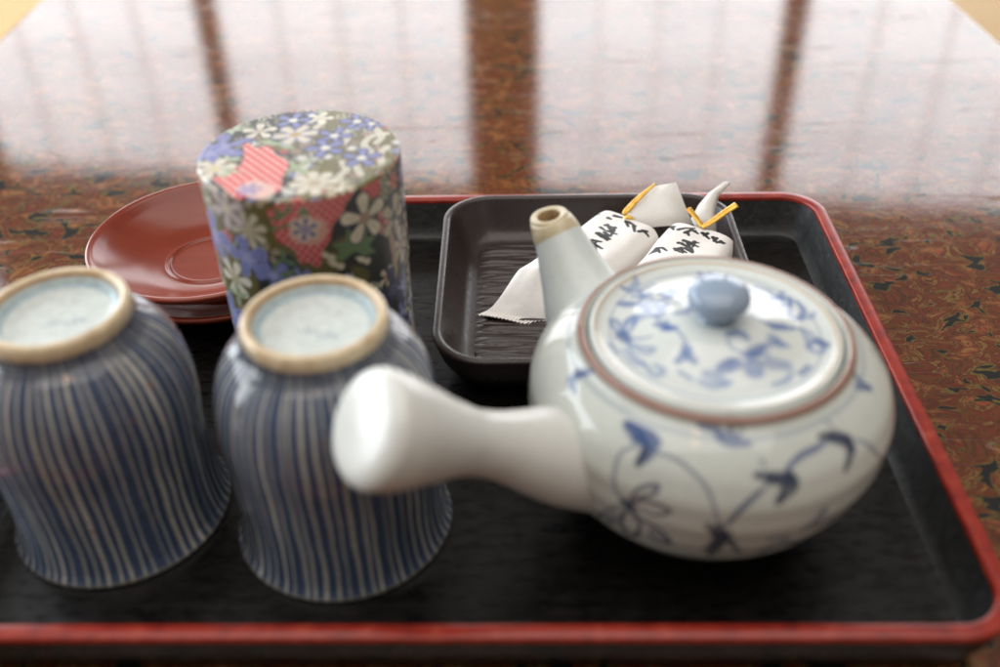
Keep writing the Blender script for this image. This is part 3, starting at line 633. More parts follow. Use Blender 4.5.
# handle: hollow waisted grip widening to a blunt end
hp = cr([(-24.5, -17, 31, 16), (-32.1, -20.5, 34.0, 16.2), (-40.1, -22.5, 37.5, 15.9), (-47.9, -25.1, 42.0, 15.2), (-54.0, -27.6, 46.0, 13.6), (-61.4, -31, 51.0, 11.3), (-68.0, -34.6, 56.0, 9.7), (-74.0, -38.2, 60.5, 9.5), (-78.8, -41.2, 64.5, 10.6), (-83.6, -44.0, 68.0, 12.3), (-88.6, -46.8, 71.8, 14.2), (-93.4, -49.6, 75.5, 15.7), (-97.4, -51.8, 78.6, 16.1)], 90) * MM
hg = tube_grid(hp[:, :3], hp[:, 3], 96)
ax = hp[-1, :3] - hp[-4, :3]; ax /= np.linalg.norm(ax); c0 = hg[-1].mean(0)
rings = list(hg)
for a in (8, 16, 24, 32, 40, 48, 56, 64, 72, 79):
    a = math.radians(a); rings.append(c0 + (hg[-1] - c0) * (1 - 0.40 * (1 - math.cos(a))) + ax * 0.0050 * math.sin(a))
for s in (0.60, 0.5, 0.4, 0.3, 0.2, 0.1, 0.001):
    rings.append(c0 + (hg[-1] - c0) * s + ax * (0.0050 + 0.0009 * (0.68 - s)))
hv = np.vstack(rings)
hn = hv / np.array([1, 1, 1]); hv = hv + (0.00035 * vnoise(hn, 95, 6))[:, None] * np.array([0.4, 0.5, 0.8])
cH = np.tile(np.array((0.68, 0.69, 0.66), np.float32), (len(hv), 1))
mesh_obj('handle', hv, grid_faces(len(rings), 96), M['soft_gloss'], tp, cH)

# lid with knob
lpz = smooth_profile(LID_PROFILE, 160); nL = 500
g = ring_grid(lpz, nL).reshape(-1, 3)
cL = np.tile(np.array((0.66, 0.70, 0.68), np.float32), (len(g), 1)); cL *= (1 + 0.03 * vnoise(g, 150, 4))[:, None]
INKL = {'d': ((0.035, 0.080, 0.24), 0.82), 'm': ((0.065, 0.14, 0.36), 0.72), 'g': ((0.12, 0.20, 0.42), 0.56)}
paint_strokes(g, cL, LID_STROKES, 1.65, INKL)
def lid_rot(a):
    return [([tuple(rot(math.radians(a)) @ np.array(q)) for q in p], r, k) for p, r, k in LID_STROKES[16:24]]
rr_ = np.hypot(g[:, 0], g[:, 1]); th = np.arctan2(g[:, 1], g[:, 0])
for a_, sl in ((125, slice(0, 22)), (215, slice(22, 40))):
    R_ = rot(math.radians(a_))
    far = [([tuple(R_ @ np.array(q)) for q in p], r, 'g') for p, r, k in LID_STROKES[sl] if all((R_ @ np.array(q))[1] > 2 for q in p)]
    paint_strokes(g, cL, far, 1.5, INKL)
paint_strokes(g, cL, [([(-9, -24, 69), (-5, -26, 68.6), (0, -25, 68.9)], 0.9, 'g'), ([(-14, -20, 69.5), (-11, -23, 69)], 0.9, 'm'), ([(12, -26, 68.2), (16, -24, 68.3), (19, -20, 69)], 0.8, 'g'), ([(21, -21, 68.1), (24, -18, 68.1)], 1.1, 'm'), ([(26, -10, 68.3), (27, -5, 68.4), (26, 0, 68.6)], 0.8, 'g'), ([(6, -16, 71.2), (10, -15, 71)], 0.9, 'm')], 1.2, INKL)
# sprays on the far half of the lid
for a0, r0 in ((60, 25), (100, 20), (135, 27), (85, 29), (35, 29)):
    c0_ = np.array([r0 * math.cos(math.radians(a0)), r0 * math.sin(math.radians(a0)), 0])
    for k in range(5):
        a = k * 1.26 + a0
        q = c0_ + np.array([3.2 * math.cos(a), 3.2 * math.sin(a), 0])
        zz_ = lambda v: float(np.interp(np.hypot(v[0], v[1]), lpz[::-1, 0] * 1000, lpz[::-1, 1] * 1000))
        q2 = c0_ + np.array([0.8 * math.cos(a), 0.8 * math.sin(a), 0])
        q[2] = zz_(q); q2[2] = zz_(q2)
        paint_strokes(g, cL, [([tuple(q2), tuple(q)], 1.3, 'g')], 1, INKL)
    c0_[2] = zz_(c0_); paint_strokes(g, cL, [([tuple(c0_), tuple(c0_ + [0.1, 0, 0])], 1.2, 'm')], 1, INKL)
wob = 0.0003 * vnoise(g, 120, 9)
blend(cL, band(rr_ + wob, g[:, 2], 0.06, 0.08, 0.0312, 0.0322), (0.12, 0.19, 0.36), 0.45)
blend(cL, band(rr_ + wob * 0.5, g[:, 2], 0.06, 0.08, 0.0352, 0.0368, 0.0004), (0.50, 0.35, 0.20), 0.6)
lid = lathe('lid', lpz, nL, M['porcelain'], tp, cL)
lathe('knob', smooth_profile(KNOB_PROFILE, 60), 120, M['knob'], lid)

# ---------------------------------------------------------------- upturned cups
CUP_PROFILE = np.array([(33.9, 3.0), (34.6, 0.9), (35.1, 0.15), (35.6, 0.5), (35.4, 1.6), (34.2, 4.2), (33.4, 8), (32.8, 13), (32.6, 19), (32.8, 27), (33.0, 36.5), (33.6, 46),
    (33.5, 54), (32.2, 62), (29.6, 69), (26.0, 73.8), (23.0, 76.2), (21.7, 77.6), (21.2, 79.2), (21.3, 82), (21.0, 83.8), (20.1, 84.8), (18.9, 84.7), (18.0, 83.6), (17.6, 81.8), (17.0, 80.6), (14.5, 80.0), (8, 79.8), (0, 79.8)]) * MM
def cup(loc, seed, label, rz):
    t = thing('tea_cup', label, 'cup', tuple(loc), rz, 'upturned striped tea cups')
    rng = np.random.RandomState(seed)
    prof = smooth_profile(CUP_PROFILE, 200); n = 900
    g = ring_grid(prof, n).reshape(-1, 3)
    th = np.arctan2(g[:, 1], g[:, 0]); z = g[:, 2]; r = np.hypot(g[:, 0], g[:, 1])
    s_idx = np.repeat(np.arange(200), n)
    wash = np.array((0.072, 0.103, 0.172)); navy = np.array((0.018, 0.028, 0.088)); pale = np.array((0.62, 0.60, 0.52))
    c = np.tile(wash.astype(np.float32), (len(g), 1))
    mott = vnoise(np.c_[np.cos(th) * 3, np.sin(th) * 3, z * 60], 1.6, seed)
    c *= (1 + 0.35 * mott)[:, None]
    NS = 62
    ang = (th + 0.9 * (z - 0.04) * (0.3 if seed > 20 else 0.1)) % (2 * np.pi)
    for k in range(NS):
        a0 = 2 * np.pi * (k + rng.uniform(-0.15, 0.15)) / NS
        wv = 0.004 * np.sin(z * rng.uniform(60, 130) + rng.uniform(0, 6.28)) + 0.003 * np.sin(z * 330 + rng.uniform(0, 6.28))
        d = np.abs((ang - a0 + wv + np.pi) % (2 * np.pi) - np.pi) * np.maximum(r, 0.012) 
        w = rng.choice([0.00028, 0.00042, 0.00055, 0.00065]) * rng.uniform(0.85, 1.15) * (0.9 + 0.25 * np.sin(z * 90 + k))
        cv = np.clip((w + 0.0003 - d) / 0.0006, 0, 1)
        blend(c, cv.astype(np.float32), pale * rng.uniform(0.75, 1.12), rng.uniform(0.7, 0.95))
        # navy lines beside the pale ones, pressed hard towards the foot
        a1 = a0 + 2 * np.pi / NS * rng.uniform(0.38, 0.62)
        d = np.abs((ang - a1 + wv + np.pi) % (2 * np.pi) - np.pi) * np.maximum(r, 0.012)
        zt = rng.uniform(0.045, 0.068)
        w = 0.00045 + 0.0006 * np.clip((z - zt) / 0.012, 0, 1)
        cv = np.clip((w + 0.0003 - d) / 0.0006, 0, 1)
        blend(c, cv.astype(np.float32), navy, 0.20 + 0.5 * rng.rand() * np.clip((z - 0.035) / 0.03, 0.25, 1).mean())
    # dark pooling of glaze under the foot ring, cream lip, bare clay foot, pale glaze in the well
    f = lambda x, a, b_, s: np.clip((x - a) / s, 0, 1) * np.clip((b_ - x) / s, 0, 1)
    outside = s_idx < int(np.argmax(prof[:, 1])) 
    blend(c, (f(z + 0.0006 * vnoise(g, 300, seed), 0.0745, 0.0805, 0.0012) * outside).astype(np.float32), (0.055, 0.062, 0.085), 0.65)
    blend(c, (np.clip((0.0022 - z) / 0.0012, 0, 1) * 0.75).astype(np.float32), (0.44, 0.40, 0.31), 0.8)
    ring = (f(z + 0.0003 * vnoise(g, 500, seed + 1), 0.0800, 0.09, 0.0006) * (r > 0.0168)).astype(np.float32)
    blend(c, ring, (0.76, 0.62, 0.42), 1.0)
    blend(c, ring * np.clip((vnoise(g, 420, seed + 3) - 0.08) / 0.2, 0, 1).astype(np.float32), (0.55, 0.38, 0.22), 0.55)
    blend(c, (ring * f(r, 0.0170, 0.0186, 0.0004)).astype(np.float32), (0.40, 0.22, 0.10), 0.8)
    well = ((~outside) & (r < 0.0178) & (z < 0.0826)).astype(np.float32)
    blend(c, well, (0.70, 0.76, 0.745), 1.0)
    blend(c, (well * f(r, 0.0150, 0.0181, 0.0012)).astype(np.float32), (0.30, 0.42, 0.48), 0.8)
    # potter's faint blue mark in the well
    mk = [[(-6, -1), (-2, -1.6), (2, -3.4)], [(1, -5), (4, -4), (7, -4.6)], [(4, -2), (3.5, -5.5)], [(-3, 0.4), (-1.5, -2.2)], [(5.5, -2.6), (6.2, -5)]]
    for q in mk:
        p = np.array([(x, y, 79.9) for x, y in q]) * MM
        blend(c, cover(g, p, 0.0003, 0.0004) * well, (0.16, 0.24, 0.38), 0.55)
    # a few small red-brown specks round the front
    for k in range(5):
        a = rng.uniform(-2.4, -0.7); zz_ = rng.uniform(0.02, 0.07)
        rr0 = np.interp(zz_, CUP_PROFILE[4:19, 1], CUP_PROFILE[4:19, 0])
        p = np.array([[rr0 * math.cos(a), rr0 * math.sin(a), zz_]])
        blend(c, cover(g, p, rng.uniform(0.0004, 0.0009), 0.0004), (0.30, 0.12, 0.06), 0.8)
    mesh_obj('body', g, grid_faces(200, n), M['cup'], t, c)
    # inside of the cup, seen only by light
    ins = smooth_profile(np.array([(33.9, 3.0), (32.6, 5), (30.6, 9), (29, 19), (29.8, 30), (30.5, 46), (29.5, 58), (26, 67), (18, 73), (0, 74)]) * MM, 40)
    gi = ring_grid(ins, 96)
    mesh_obj('inner_wall', gi.reshape(-1, 3), grid_faces(40, 96), M['cup'], t, np.tile(np.array((0.5, 0.52, 0.5), np.float32), (gi.size // 3, 1)))
    return t
cup(CUP_A, 11, 'upturned blue striped tea cup partly behind the teapot handle', 0.0)
cup(CUP_B, 29, 'upturned blue striped tea cup cut off by the left picture edge', 0.5)

# ---------------------------------------------------------------- saucers
SAUCER_PROFILE = np.array([(0, 1.6), (20, 1.6), (21, 0), (23.5, 0), (24.5, 1.4), (29, 3.0), (37, 6.5), (44.5, 10.8), (48.8, 14.6), (49.6, 15.9), (49.3, 16.7), (48.3, 17.0), (46.6, 16.4),
    (45.4, 15.4), (42, 12.6), (36, 9.2), (29, 6.2), (23, 4.6), (19.6, 4.1), (18.9, 4.4), (18.3, 4.9), (17.6, 4.6), (17.0, 3.9), (15, 3.7), (0, 3.7)]) * MM
sprof = smooth_profile(SAUCER_PROFILE, 220)
def saucer(z, rz, label, dx=0, dy=0):
    o = lathe('saucer', sprof, 200, M['saucer'])
    o.location = (SAUCER[0] + dx, SAUCER[1] + dy, z); o.rotation_euler = (0, 0, rz)
    return tag(o, label, 'saucer', 'stacked wooden saucers')
saucer(0.0002, 0.4, 'lower red brown wooden saucer, mostly hidden under the top one', 0.003, 0.004)
saucer(0.0130, 0.05, 'upper red brown wooden saucer, empty, left of the flowered tea caddy')

# ---------------------------------------------------------------- tea canister covered in printed paper
cn = thing('tea_caddy', 'round tea caddy covered in flowered paper behind the cups', 'caddy', tuple(CANISTER))
BLUE, BLUE2 = (0.16, 0.18, 0.40), (0.30, 0.32, 0.53)
CREAM, CREAM2, WHT = (0.60, 0.53, 0.40), (0.44, 0.37, 0.26), (0.70, 0.67, 0.58)
RED, PINK, OLIVE, BLACK, GREEN, PGREEN = (0.46, 0.035, 0.045), (0.66, 0.30, 0.27), (0.155, 0.130, 0.045), (0.022, 0.024, 0.028), (0.12, 0.20, 0.10), (0.36, 0.45, 0.30)

def flower(pos, colr, c, r, petal, center, outline=None, n=5, rot0=0.0, vein=None):
    c = np.array(c, float)
    P3 = lambda x, y: np.array([c[0] + x, c[1] + y, 0.0])
    for pas in (0, 1):
        if pas == 0 and outline is None:
            continue
        for k in range(n):
            a = rot0 + 2 * math.pi * k / n
            r_ = 0.78 * r
            rad = np.array([0.16, 0.29]) * r_ * (5.0 / n) ** 0.7
            if pas == 0:
                rad = rad + 0.00055
            pts = [P3(0.30 * r * math.cos(a), 0.30 * r * math.sin(a)), P3(0.68 * r * math.cos(a), 0.68 * r * math.sin(a))]
            blend(colr, cover(pos, pts, rad, 0.00018), outline if pas == 0 else petal)
    if vein is not None:
        for k in range(n):
            a = rot0 + 2 * math.pi * k / n
            pts = [P3(0.25 * r * math.cos(a), 0.25 * r * math.sin(a)), P3(0.72 * r * math.cos(a), 0.72 * r * math.sin(a))]
            blend(colr, cover(pos, pts, 0.00022, 0.00015), vein, 0.8)
    blend(colr, cover(pos, [P3(0, 0)], 0.22 * r, 0.00018), center)
    for k in range(n):
        a = rot0 + 2 * math.pi * (k + 0.5) / n
        blend(colr, cover(pos, [P3(0.36 * r * math.cos(a), 0.36 * r * math.sin(a))], 0.00028, 0.00015), outline or center)

def leaves(pos, colr, c, r, color, angs, vein=None):
    c = np.array([c[0], c[1], 0.0])
    for a in angs:
        d = np.array([math.cos(a), math.sin(a), 0])
        blend(colr, cover(pos, [c, c + d * r * 0.55, c + d * r], [r * 0.08, r * 0.20, r * 0.03], 0.0002), color)
        if vein is not None:
            blend(colr, cover(pos, [c, c + d * r * 0.9], 0.0002, 0.0001), vein, 0.8)

def shibori(pos, colr, poly, base, dot, step):
    """kanoko tie-dye area: a red field of small rings."""
    cv = poly_cover(pos[:, :2], poly, 0.0002)
    blend(colr, cv, base)
    lo, hi = np.min(poly, 0), np.max(poly, 0)
    i = 0
    y = lo[1]
    while y < hi[1]:
        x = lo[0] + (step / 2 if i % 2 else 0)
        while x < hi[0]:
            p = np.array([[x, y, 0]])
            blend(colr, cover(pos, p, step * 0.25, 0.00018) * cv, dot, 0.95)
            blend(colr, cover(pos, p, step * 0.05, 0.00010) * cv, base, 0.5)
            x += step
        y += step * 0.60; i += 1

MMv = lambda v: (v[0] * MM, v[1] * MM)
def fill_random(pos, colr, rng, spots, taken, radius):
    kinds = [(BLUE, BLUE2, None), (CREAM, (0.40, 0.22, 0.14), BLACK), (WHT, OLIVE, None), (BLUE2, WHT, None), (CREAM2, BLACK, None), (PINK, RED, None)]
    for c in spots:
        if any(math.hypot(c[0] - q[0], c[1] - q[1]) < q[2] for q in taken):
            continue
        k = kinds[rng.randint(len(kinds))]
        r = radius * rng.uniform(0.75, 1.15)
        flower(pos, colr, c, r, k[0], k[1], k[2], n=int(rng.choice([5, 5, 6, 8])), rot0=rng.uniform(0, 6), vein=k[1])
        leaves(pos, colr, (c[0] + r * 1.1, c[1] - r * 0.4), r * 0.9, [GREEN, PGREEN][rng.randint(2)], [rng.uniform(0, 6), rng.uniform(0, 6)])

# -- printed top of the cap
def can_top_colors(g):
    pos = g.copy(); pos[:, 2] = 0
    rng = np.random.RandomState(3)
    c = np.tile(np.array(OLIVE, np.float32) * 1.0, (len(g), 1))
    nz = vnoise(pos, 170, 21) + 12 * (-pos[:, 0]) - 3 * pos[:, 1] 
    blend(c, np.clip((nz - 0.02) / 0.03, 0, 1).astype(np.float32), BLACK, 0.94)
    T = {k: MMv(v) for k, v in CAN_TOP.items()}
    taken = [(v[0], v[1], 0.0075) for v in T.values()]
    spots = [(x * 0.0085 + rng.uniform(-.002, .002), y * 0.0085 + rng.uniform(-.002, .002)) for x in range(-4, 5) for y in range(-4, 5)]
    small = [(x * 0.0055 + rng.uniform(-.0015, .0015), y * 0.0055 + rng.uniform(-.0015, .0015)) for x in range(-6, 7) for y in range(-6, 7)]
    fill_random(pos, c, rng, small, [(q[0], q[1], 0.004) for q in taken], 0.0027)
    # pale squiggles on the right
    for pts in ([(28, 12), (23, 10), (21, 4), (24, -2)], [(29, 2), (27, -3), (28, -9)], [(13, 16), (15, 10), (14, 5)], [(15, -8), (17, -13), (15, -19), (18, -24)], [(2, -5), (3.5, -10), (2, -15)],
                [(3, 27), (5, 22), (3, 18)], [(24, 16), (26.5, 10), (25, 5)], [(-8, -21), (-3, -24), (1, -28)], [(20, -12), (22, -17)]):
        p = spline3([(x, y, 0) for x, y in pts]) * MM
        blend(c, cover(pos, p, 0.0011, 0.0003), WHT, 0.92)
        blend(c, cover(pos, p, 0.0003, 0.0002), OLIVE, 0.5)
    leaves(pos, c, T['leaf1'], 0.0075, PGREEN, (0.5, 2.8, 3.6, -0.6), OLIVE)
    leaves(pos, c, T['leaf2'], 0.0085, PGREEN, (0.9, 2.3, -0.8, 3.9), OLIVE)
    leaves(pos, c, T['leaf0'], 0.0070, PGREEN, (0.2, 1.4, 3.3, 4.4), WHT)
    leaves(pos, c, (-0.024, -0.005), 0.006, PGREEN, (0.2, 1.2, 2.6), WHT)
    flower(pos, c, T['white1'], 0.0068, WHT, CREAM2, BLACK, 5, 0.4, vein=CREAM2)
    flower(pos, c, T['cream2'], 0.0085, CREAM, (0.45, 0.30, 0.14), BLUE2, 6, 0.2, vein=WHT)
    flower(pos, c, T['cream5'], 0.0055, WHT, CREAM, None, 5, 0)
    for k, r, a in (('blue1', 0.0068, 0.1), ('blue2', 0.0066, 0.5), ('blue2b', 0.0055, 0.9), ('blue3', 0.0068, 0.0), ('blue4', 0.0074, 0.7), ('blue5', 0.0072, 0.3)):
        flower(pos, c, T[k], r, BLUE, WHT, (0.035, 0.035, 0.05), 5, a, vein=BLUE2)
    flower(pos, c, T['bigblue'], 0.0110, (0.18, 0.19, 0.40), (0.28, 0.28, 0.50), (0.05, 0.05, 0.09), 5, 0.5, vein=BLUE2)
    flower(pos, c, (-0.0295, 0.0), 0.0075, (0.19, 0.20, 0.46), BLUE2, BLUE2, 5, 0.1)
    loop_ = np.array(CAN_TOP_RED + CAN_TOP_RED[:1], float)
    lob = cr(loop_, 80)[:-1]; mid_ = lob.mean(0)
    lob = mid_ + (lob - mid_) * (1 + 0.09 * np.sin(np.arange(79) * 2 * np.pi * 7 / 79))[:, None]
    blend(c, poly_cover(pos[:, :2], (mid_ + (lob - mid_) * 1.05) * MM, 0.0002), BLACK, 0.8)
    shibori(pos, c, lob * MM, (0.64, 0.045, 0.05), (0.88, 0.66, 0.60), 0.0034)
    blend(c, cover(pos, np.array([(-11, -24, 0), (-8, -26.5, 0)]) * MM, 0.0046, 0.0003), (0.72, 0.47, 0.42))
    flower(pos, c, T['purp'], 0.0048, (0.30, 0.26, 0.46), (0.36, 0.30, 0.50), None, 6, 0.2)
    flower(pos, c, T['cream0'], 0.0078, WHT, (0.62, 0.55, 0.30), CREAM2, 6, 0.3, vein=CREAM2)
    leaves(pos, c, (-0.0205, -0.0135), 0.0042, PGREEN, (0.1, 2.0, 4.0))
    flower(pos, c, T['white3'], 0.0090, WHT, CREAM2, CREAM2, 8, 0.2, vein=CREAM2)
    flower(pos, c, (0.0165, -0.0265), 0.0055, CREAM, WHT, OLIVE, 5, 0.2)
    return c

# -- printed side: unrolled, x = arc from the front, y = height
def can_side_colors(th, z):
    u = ((th + math.pi / 2 + math.pi) % (2 * math.pi) - math.pi) * CAN_R      # 0 at the front (-y)
    pos = np.c_[u, z, 0 * u]
    rng = np.random.RandomState(14)
    uv = lambda v: ((((math.radians(v[0]) + math.pi / 2 + math.pi) % (2 * math.pi)) - math.pi) * CAN_R, v[1] * MM)
    S = {k: uv(v) for k, v in CAN_SIDE.items()}
    c = np.tile(np.array(OLIVE, np.float32) * 0.8, (len(u), 1))
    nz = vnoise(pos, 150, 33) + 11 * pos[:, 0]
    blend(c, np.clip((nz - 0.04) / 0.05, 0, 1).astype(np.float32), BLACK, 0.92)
    taken = [(v[0], v[1], 0.0072) for k, v in S.items()] + [(uv(v)[0], uv(v)[1], 0.006) for v in CAN_SIDE_RED]
    spots = [(x * 0.0100 + rng.uniform(-.002, .002), 0.004 + y * 0.0100 + rng.uniform(-.002, .002)) for x in range(-11, 12) for y in range(0, 11)]
    fill_random(pos, c, rng, spots, taken, 0.0050)
    small = [(x * 0.0060 + rng.uniform(-.0016, .0016), 0.003 + y * 0.0060 + rng.uniform(-.0016, .0016)) for x in range(-18, 19) for y in range(0, 17)]
    fill_random(pos, c, rng, small, [(q[0], q[1], 0.0045) for q in taken] + [(q[0], q[1], 0.005) for q in spots], 0.0028)
    leaves(pos, c, S['leaf'], 0.0085, GREEN, (0.2, 0.9, 1.8, 2.6, 3.3, -0.5), OLIVE)
    leaves(pos, c, S['blue3'], 0.0080, GREEN, (0.3, 1.1, 2.2), OLIVE)
    for k in ('p1', 'p2', 'p3'):
        leaves(pos, c, S[k], 0.0052, CREAM, (0.5 + len(k),)); blend(c, cover(pos, [(*S[k], 0)], 0.0012, 0.0003), CREAM)
    sl_ = cr(np.array([uv(v) for v in CAN_SIDE_RED + CAN_SIDE_RED[:1]]), 90)[:-1]; sm_ = sl_.mean(0)
    sl_ = sm_ + (sl_ - sm_) * (1.04 + 0.07 * np.sin(np.arange(89) * 2 * np.pi * 9 / 89))[:, None]
    shibori(pos, c, sl_, RED, (0.66, 0.36, 0.32), 0.0026)
    leaves(pos, c, S['gr2'], 0.0040, GREEN, (-1.2, -2.0)); leaves(pos, c, S['gr3'], 0.0048, GREEN, (0.9, 2.4, 3.4)); leaves(pos, c, S['gr4'], 0.0042, GREEN, (0.3, 3.3))
    blend(c, cover(pos, [(S['purp'][0], S['purp'][1] - 0.0005, 0), (S['purp'][0] + 0.002, S['purp'][1] - 0.001, 0)], 0.0050, 0.0004), (0.55, 0.30, 0.25))
    flower(pos, c, S['purp'], 0.0048, (0.16, 0.13, 0.27), (0.24, 0.20, 0.36), CREAM, 6, 0.3)
    shibori(pos, c, np.array([(S['red2'][0] - 0.004, 0.096), (S['red2'][0] + 0.004, 0.0955), (S['red2'][0] + 0.005, 0.1018), (S['red2'][0] - 0.003, 0.1018)]), RED, (0.55, 0.25, 0.22), 0.0022)
    flower(pos, c, S['cream1'], 0.0098, CREAM, (0.30, 0.20, 0.14), (0.045, 0.035, 0.075), 5, 1.57, vein=(0.30, 0.22, 0.16))
    flower(pos, c, S['cream2'], 0.0085, CREAM2, BLACK, BLACK, 5, 1.2, vein=OLIVE)
    flower(pos, c, S['cream3'], 0.0085, CREAM2, (0.3, 0.2, 0.14), BLACK, 6, 0.6, vein=(0.32, 0.2, 0.2))
    for pts in ([(S['cream3'][0] - 0.006, 0.078), (S['cream3'][0] - 0.005, 0.070), (S['cream3'][0] - 0.006, 0.062)],):
        blend(c, cover(pos, [(a, b_, 0) for a, b_ in pts], 0.0013, 0.0004), (0.34, 0.22, 0.14))
    flower(pos, c, S['white1'], 0.0082, (0.50, 0.46, 0.36), CREAM2, OLIVE, 8, 0.2, vein=CREAM2)
    flower(pos, c, S['pinkw'], 0.0085, (0.48, 0.40, 0.40), CREAM, (0.3, 0.25, 0.3), 6, 0.4, vein=WHT)
    flower(pos, c, S['blue1'], 0.0088, BLUE, BLUE2, BLUE2, 5, 0.5, vein=(0.28, 0.31, 0.58))
    flower(pos, c, S['blue2'], 0.0110, BLUE, BLUE2, BLUE2, 5, 0.2, vein=BLUE2)
    flower(pos, c, S['blue3'], 0.0075, BLUE, BLUE2, None, 5, 0.8, vein=BLUE2)
    flower(pos, c, S['white2'], 0.0088, WHT, CREAM2, OLIVE, 6, 0.1, vein=CREAM2)
    flower(pos, c, S['bluec'], 0.0095, BLUE, BLUE2, BLUE2, 5, 0.4, vein=BLUE2)
    flower(pos, c, S['blueb'], 0.0110, (0.05, 0.055, 0.11), (0.09, 0.09, 0.16), None, 5, 0.4)
    leaves(pos, c, S['gr1'], 0.0060, PGREEN, (0.4, 1.6, 3.0, 4.4), OLIVE)
    return c

SEAM = 0.0607
n = 1000
tp_prof = np.array([(0, CAN_H)] + [(CAN_R * k / 150, CAN_H) for k in range(1, 146)] + [(CAN_R - 0.0009, CAN_H - 0.0001), (CAN_R - 0.0005, CAN_H - 0.0003), (CAN_R - 0.0002, CAN_H - 0.0006), (CAN_R - 0.00003, CAN_H - 0.0011)])
sd = np.linspace(CAN_H - 0.0016, SEAM, 190)
cap_prof = np.vstack([tp_prof, np.c_[0 * sd + CAN_R, sd], [(CAN_R - 0.0004, SEAM - 0.0002), (CAN_R - 0.0012, SEAM - 0.0001)]])
g = ring_grid(cap_prof, n)
nt_ = len(tp_prof)
cc_ = np.zeros((len(cap_prof) * n, 3), np.float32); gf = g.reshape(-1, 3)
k_top = (nt_ - 1) * n
cc_[:k_top] = can_top_colors(gf[:k_top])
cc_[k_top:] = can_side_colors(np.arctan2(gf[k_top:, 1], gf[k_top:, 0]), gf[k_top:, 2])
mesh_obj('cap', gf, grid_faces(len(cap_prof), n, flip=True), M['paper_print'], cn, cc_)
bd = np.linspace(SEAM - 0.0004, 0.0006, 240)
body_prof = np.vstack([[(CAN_R - 0.0012, SEAM - 0.0001)], np.c_[0 * bd + CAN_R - 0.00045, bd], [(CAN_R - 0.0012, 0.0), (0, 0)]])
gf = ring_grid(body_prof, n).reshape(-1, 3)
mesh_obj('body', gf, grid_faces(len(body_prof), n, flip=True), M['paper_print'], cn, can_side_colors(np.arctan2(gf[:, 1], gf[:, 0]), gf[:, 2]))

# ---------------------------------------------------------------- square dish
dish = thing('square_dish', 'dark brown square dish with rounded corners and a ribbed floor, holding sweets', 'dish', (0.0402, 0.3458, 0.0), -0.02)
HX, HY = 0.0655, 0.0628
def dloop(d, z, n=320):
    q = rrect(HX - d, HY - d, max(0.021 - d * 0.55, 0.004), n); return np.c_[q, np.full(len(q), z)]
dl = [dloop(d, z) for d, z in ((0.014, 0.0004), (0.0125, 0.0), (0.0105, 0.0006), (0.006, 0.0046), (0.0025, 0.0112), (0.0006, 0.0176), (0.0, 0.0200), (0.0001, 0.0208), (0.0007, 0.0213),
    (0.0020, 0.0214), (0.0028, 0.0211), (0.0034, 0.0203), (0.0045, 0.0165), (0.0070, 0.0110), (0.0095, 0.0070), (0.0118, 0.0050), (0.0140, 0.0042), (0.0155, 0.0040))]
loft('dish_wall', dl, M['dish'], dish, cap_first=True)
# ribbed floor
nx, ny = 120, 330
hx, hy = HX - 0.0154, HY - 0.0154
xs = np.linspace(-hx, hx, nx); ys = np.linspace(-hy, hy, ny)
X, Y = np.meshgrid(xs, ys)
rngd = np.random.RandomState(4)
Yw = Y + 0.0004 * np.sin(X * 60 + 1.0) + 0.0002 * np.sin(X * 190 + Y * 300) + 0.00012 * np.sin(X * 420 + 40 * np.sin(Y * 55))
ph = Yw / 0.0042 * 2 * np.pi
amp = 0.00042 * (0.7 + 0.45 * np.sin(X * 110 + 9 * np.round(Yw / 0.0042)))
amp = amp * np.clip((hx - np.abs(X)) / 0.006, 0, 1) * np.clip((hy - np.abs(Y)) / 0.006, 0, 1)
Z = 0.0041 + amp * np.abs(np.sin(ph / 2)) ** 0.6 * 2.6
# keep the sheet inside the rounded outline
rc = 0.0125
ax_, ay_ = np.abs(X) - (hx - rc), np.abs(Y) - (hy - rc)
out = (ax_ > 0) & (ay_ > 0) & (np.hypot(np.maximum(ax_, 0), np.maximum(ay_, 0)) > rc)
Z = np.where(out, 0.0036, Z)
mesh_obj('ribbed_floor', np.c_[X.ravel(), Y.ravel(), Z.ravel()], grid_faces(ny, nx, wrap=False), M['dish'], dish)

# ---------------------------------------------------------------- wrapped sweets
def sheet(name, rows, mat_, parent, thick=0.00025, sub=0):
    """a thin folded sheet from rows of points, with real thickness."""
    m_, n_ = len(rows), len(rows[0])
    o = mesh_obj(name, np.array(rows, float).reshape(-1, 3), grid_faces(m_, n_, wrap=False), mat_, parent)
    if sub:
        s = o.modifiers.new('smooth', 'SUBSURF'); s.levels = sub; s.render_levels = sub
    s = o.modifiers.new('thickness', 'SOLIDIFY'); s.thickness = thick; s.offset = 0
    return o

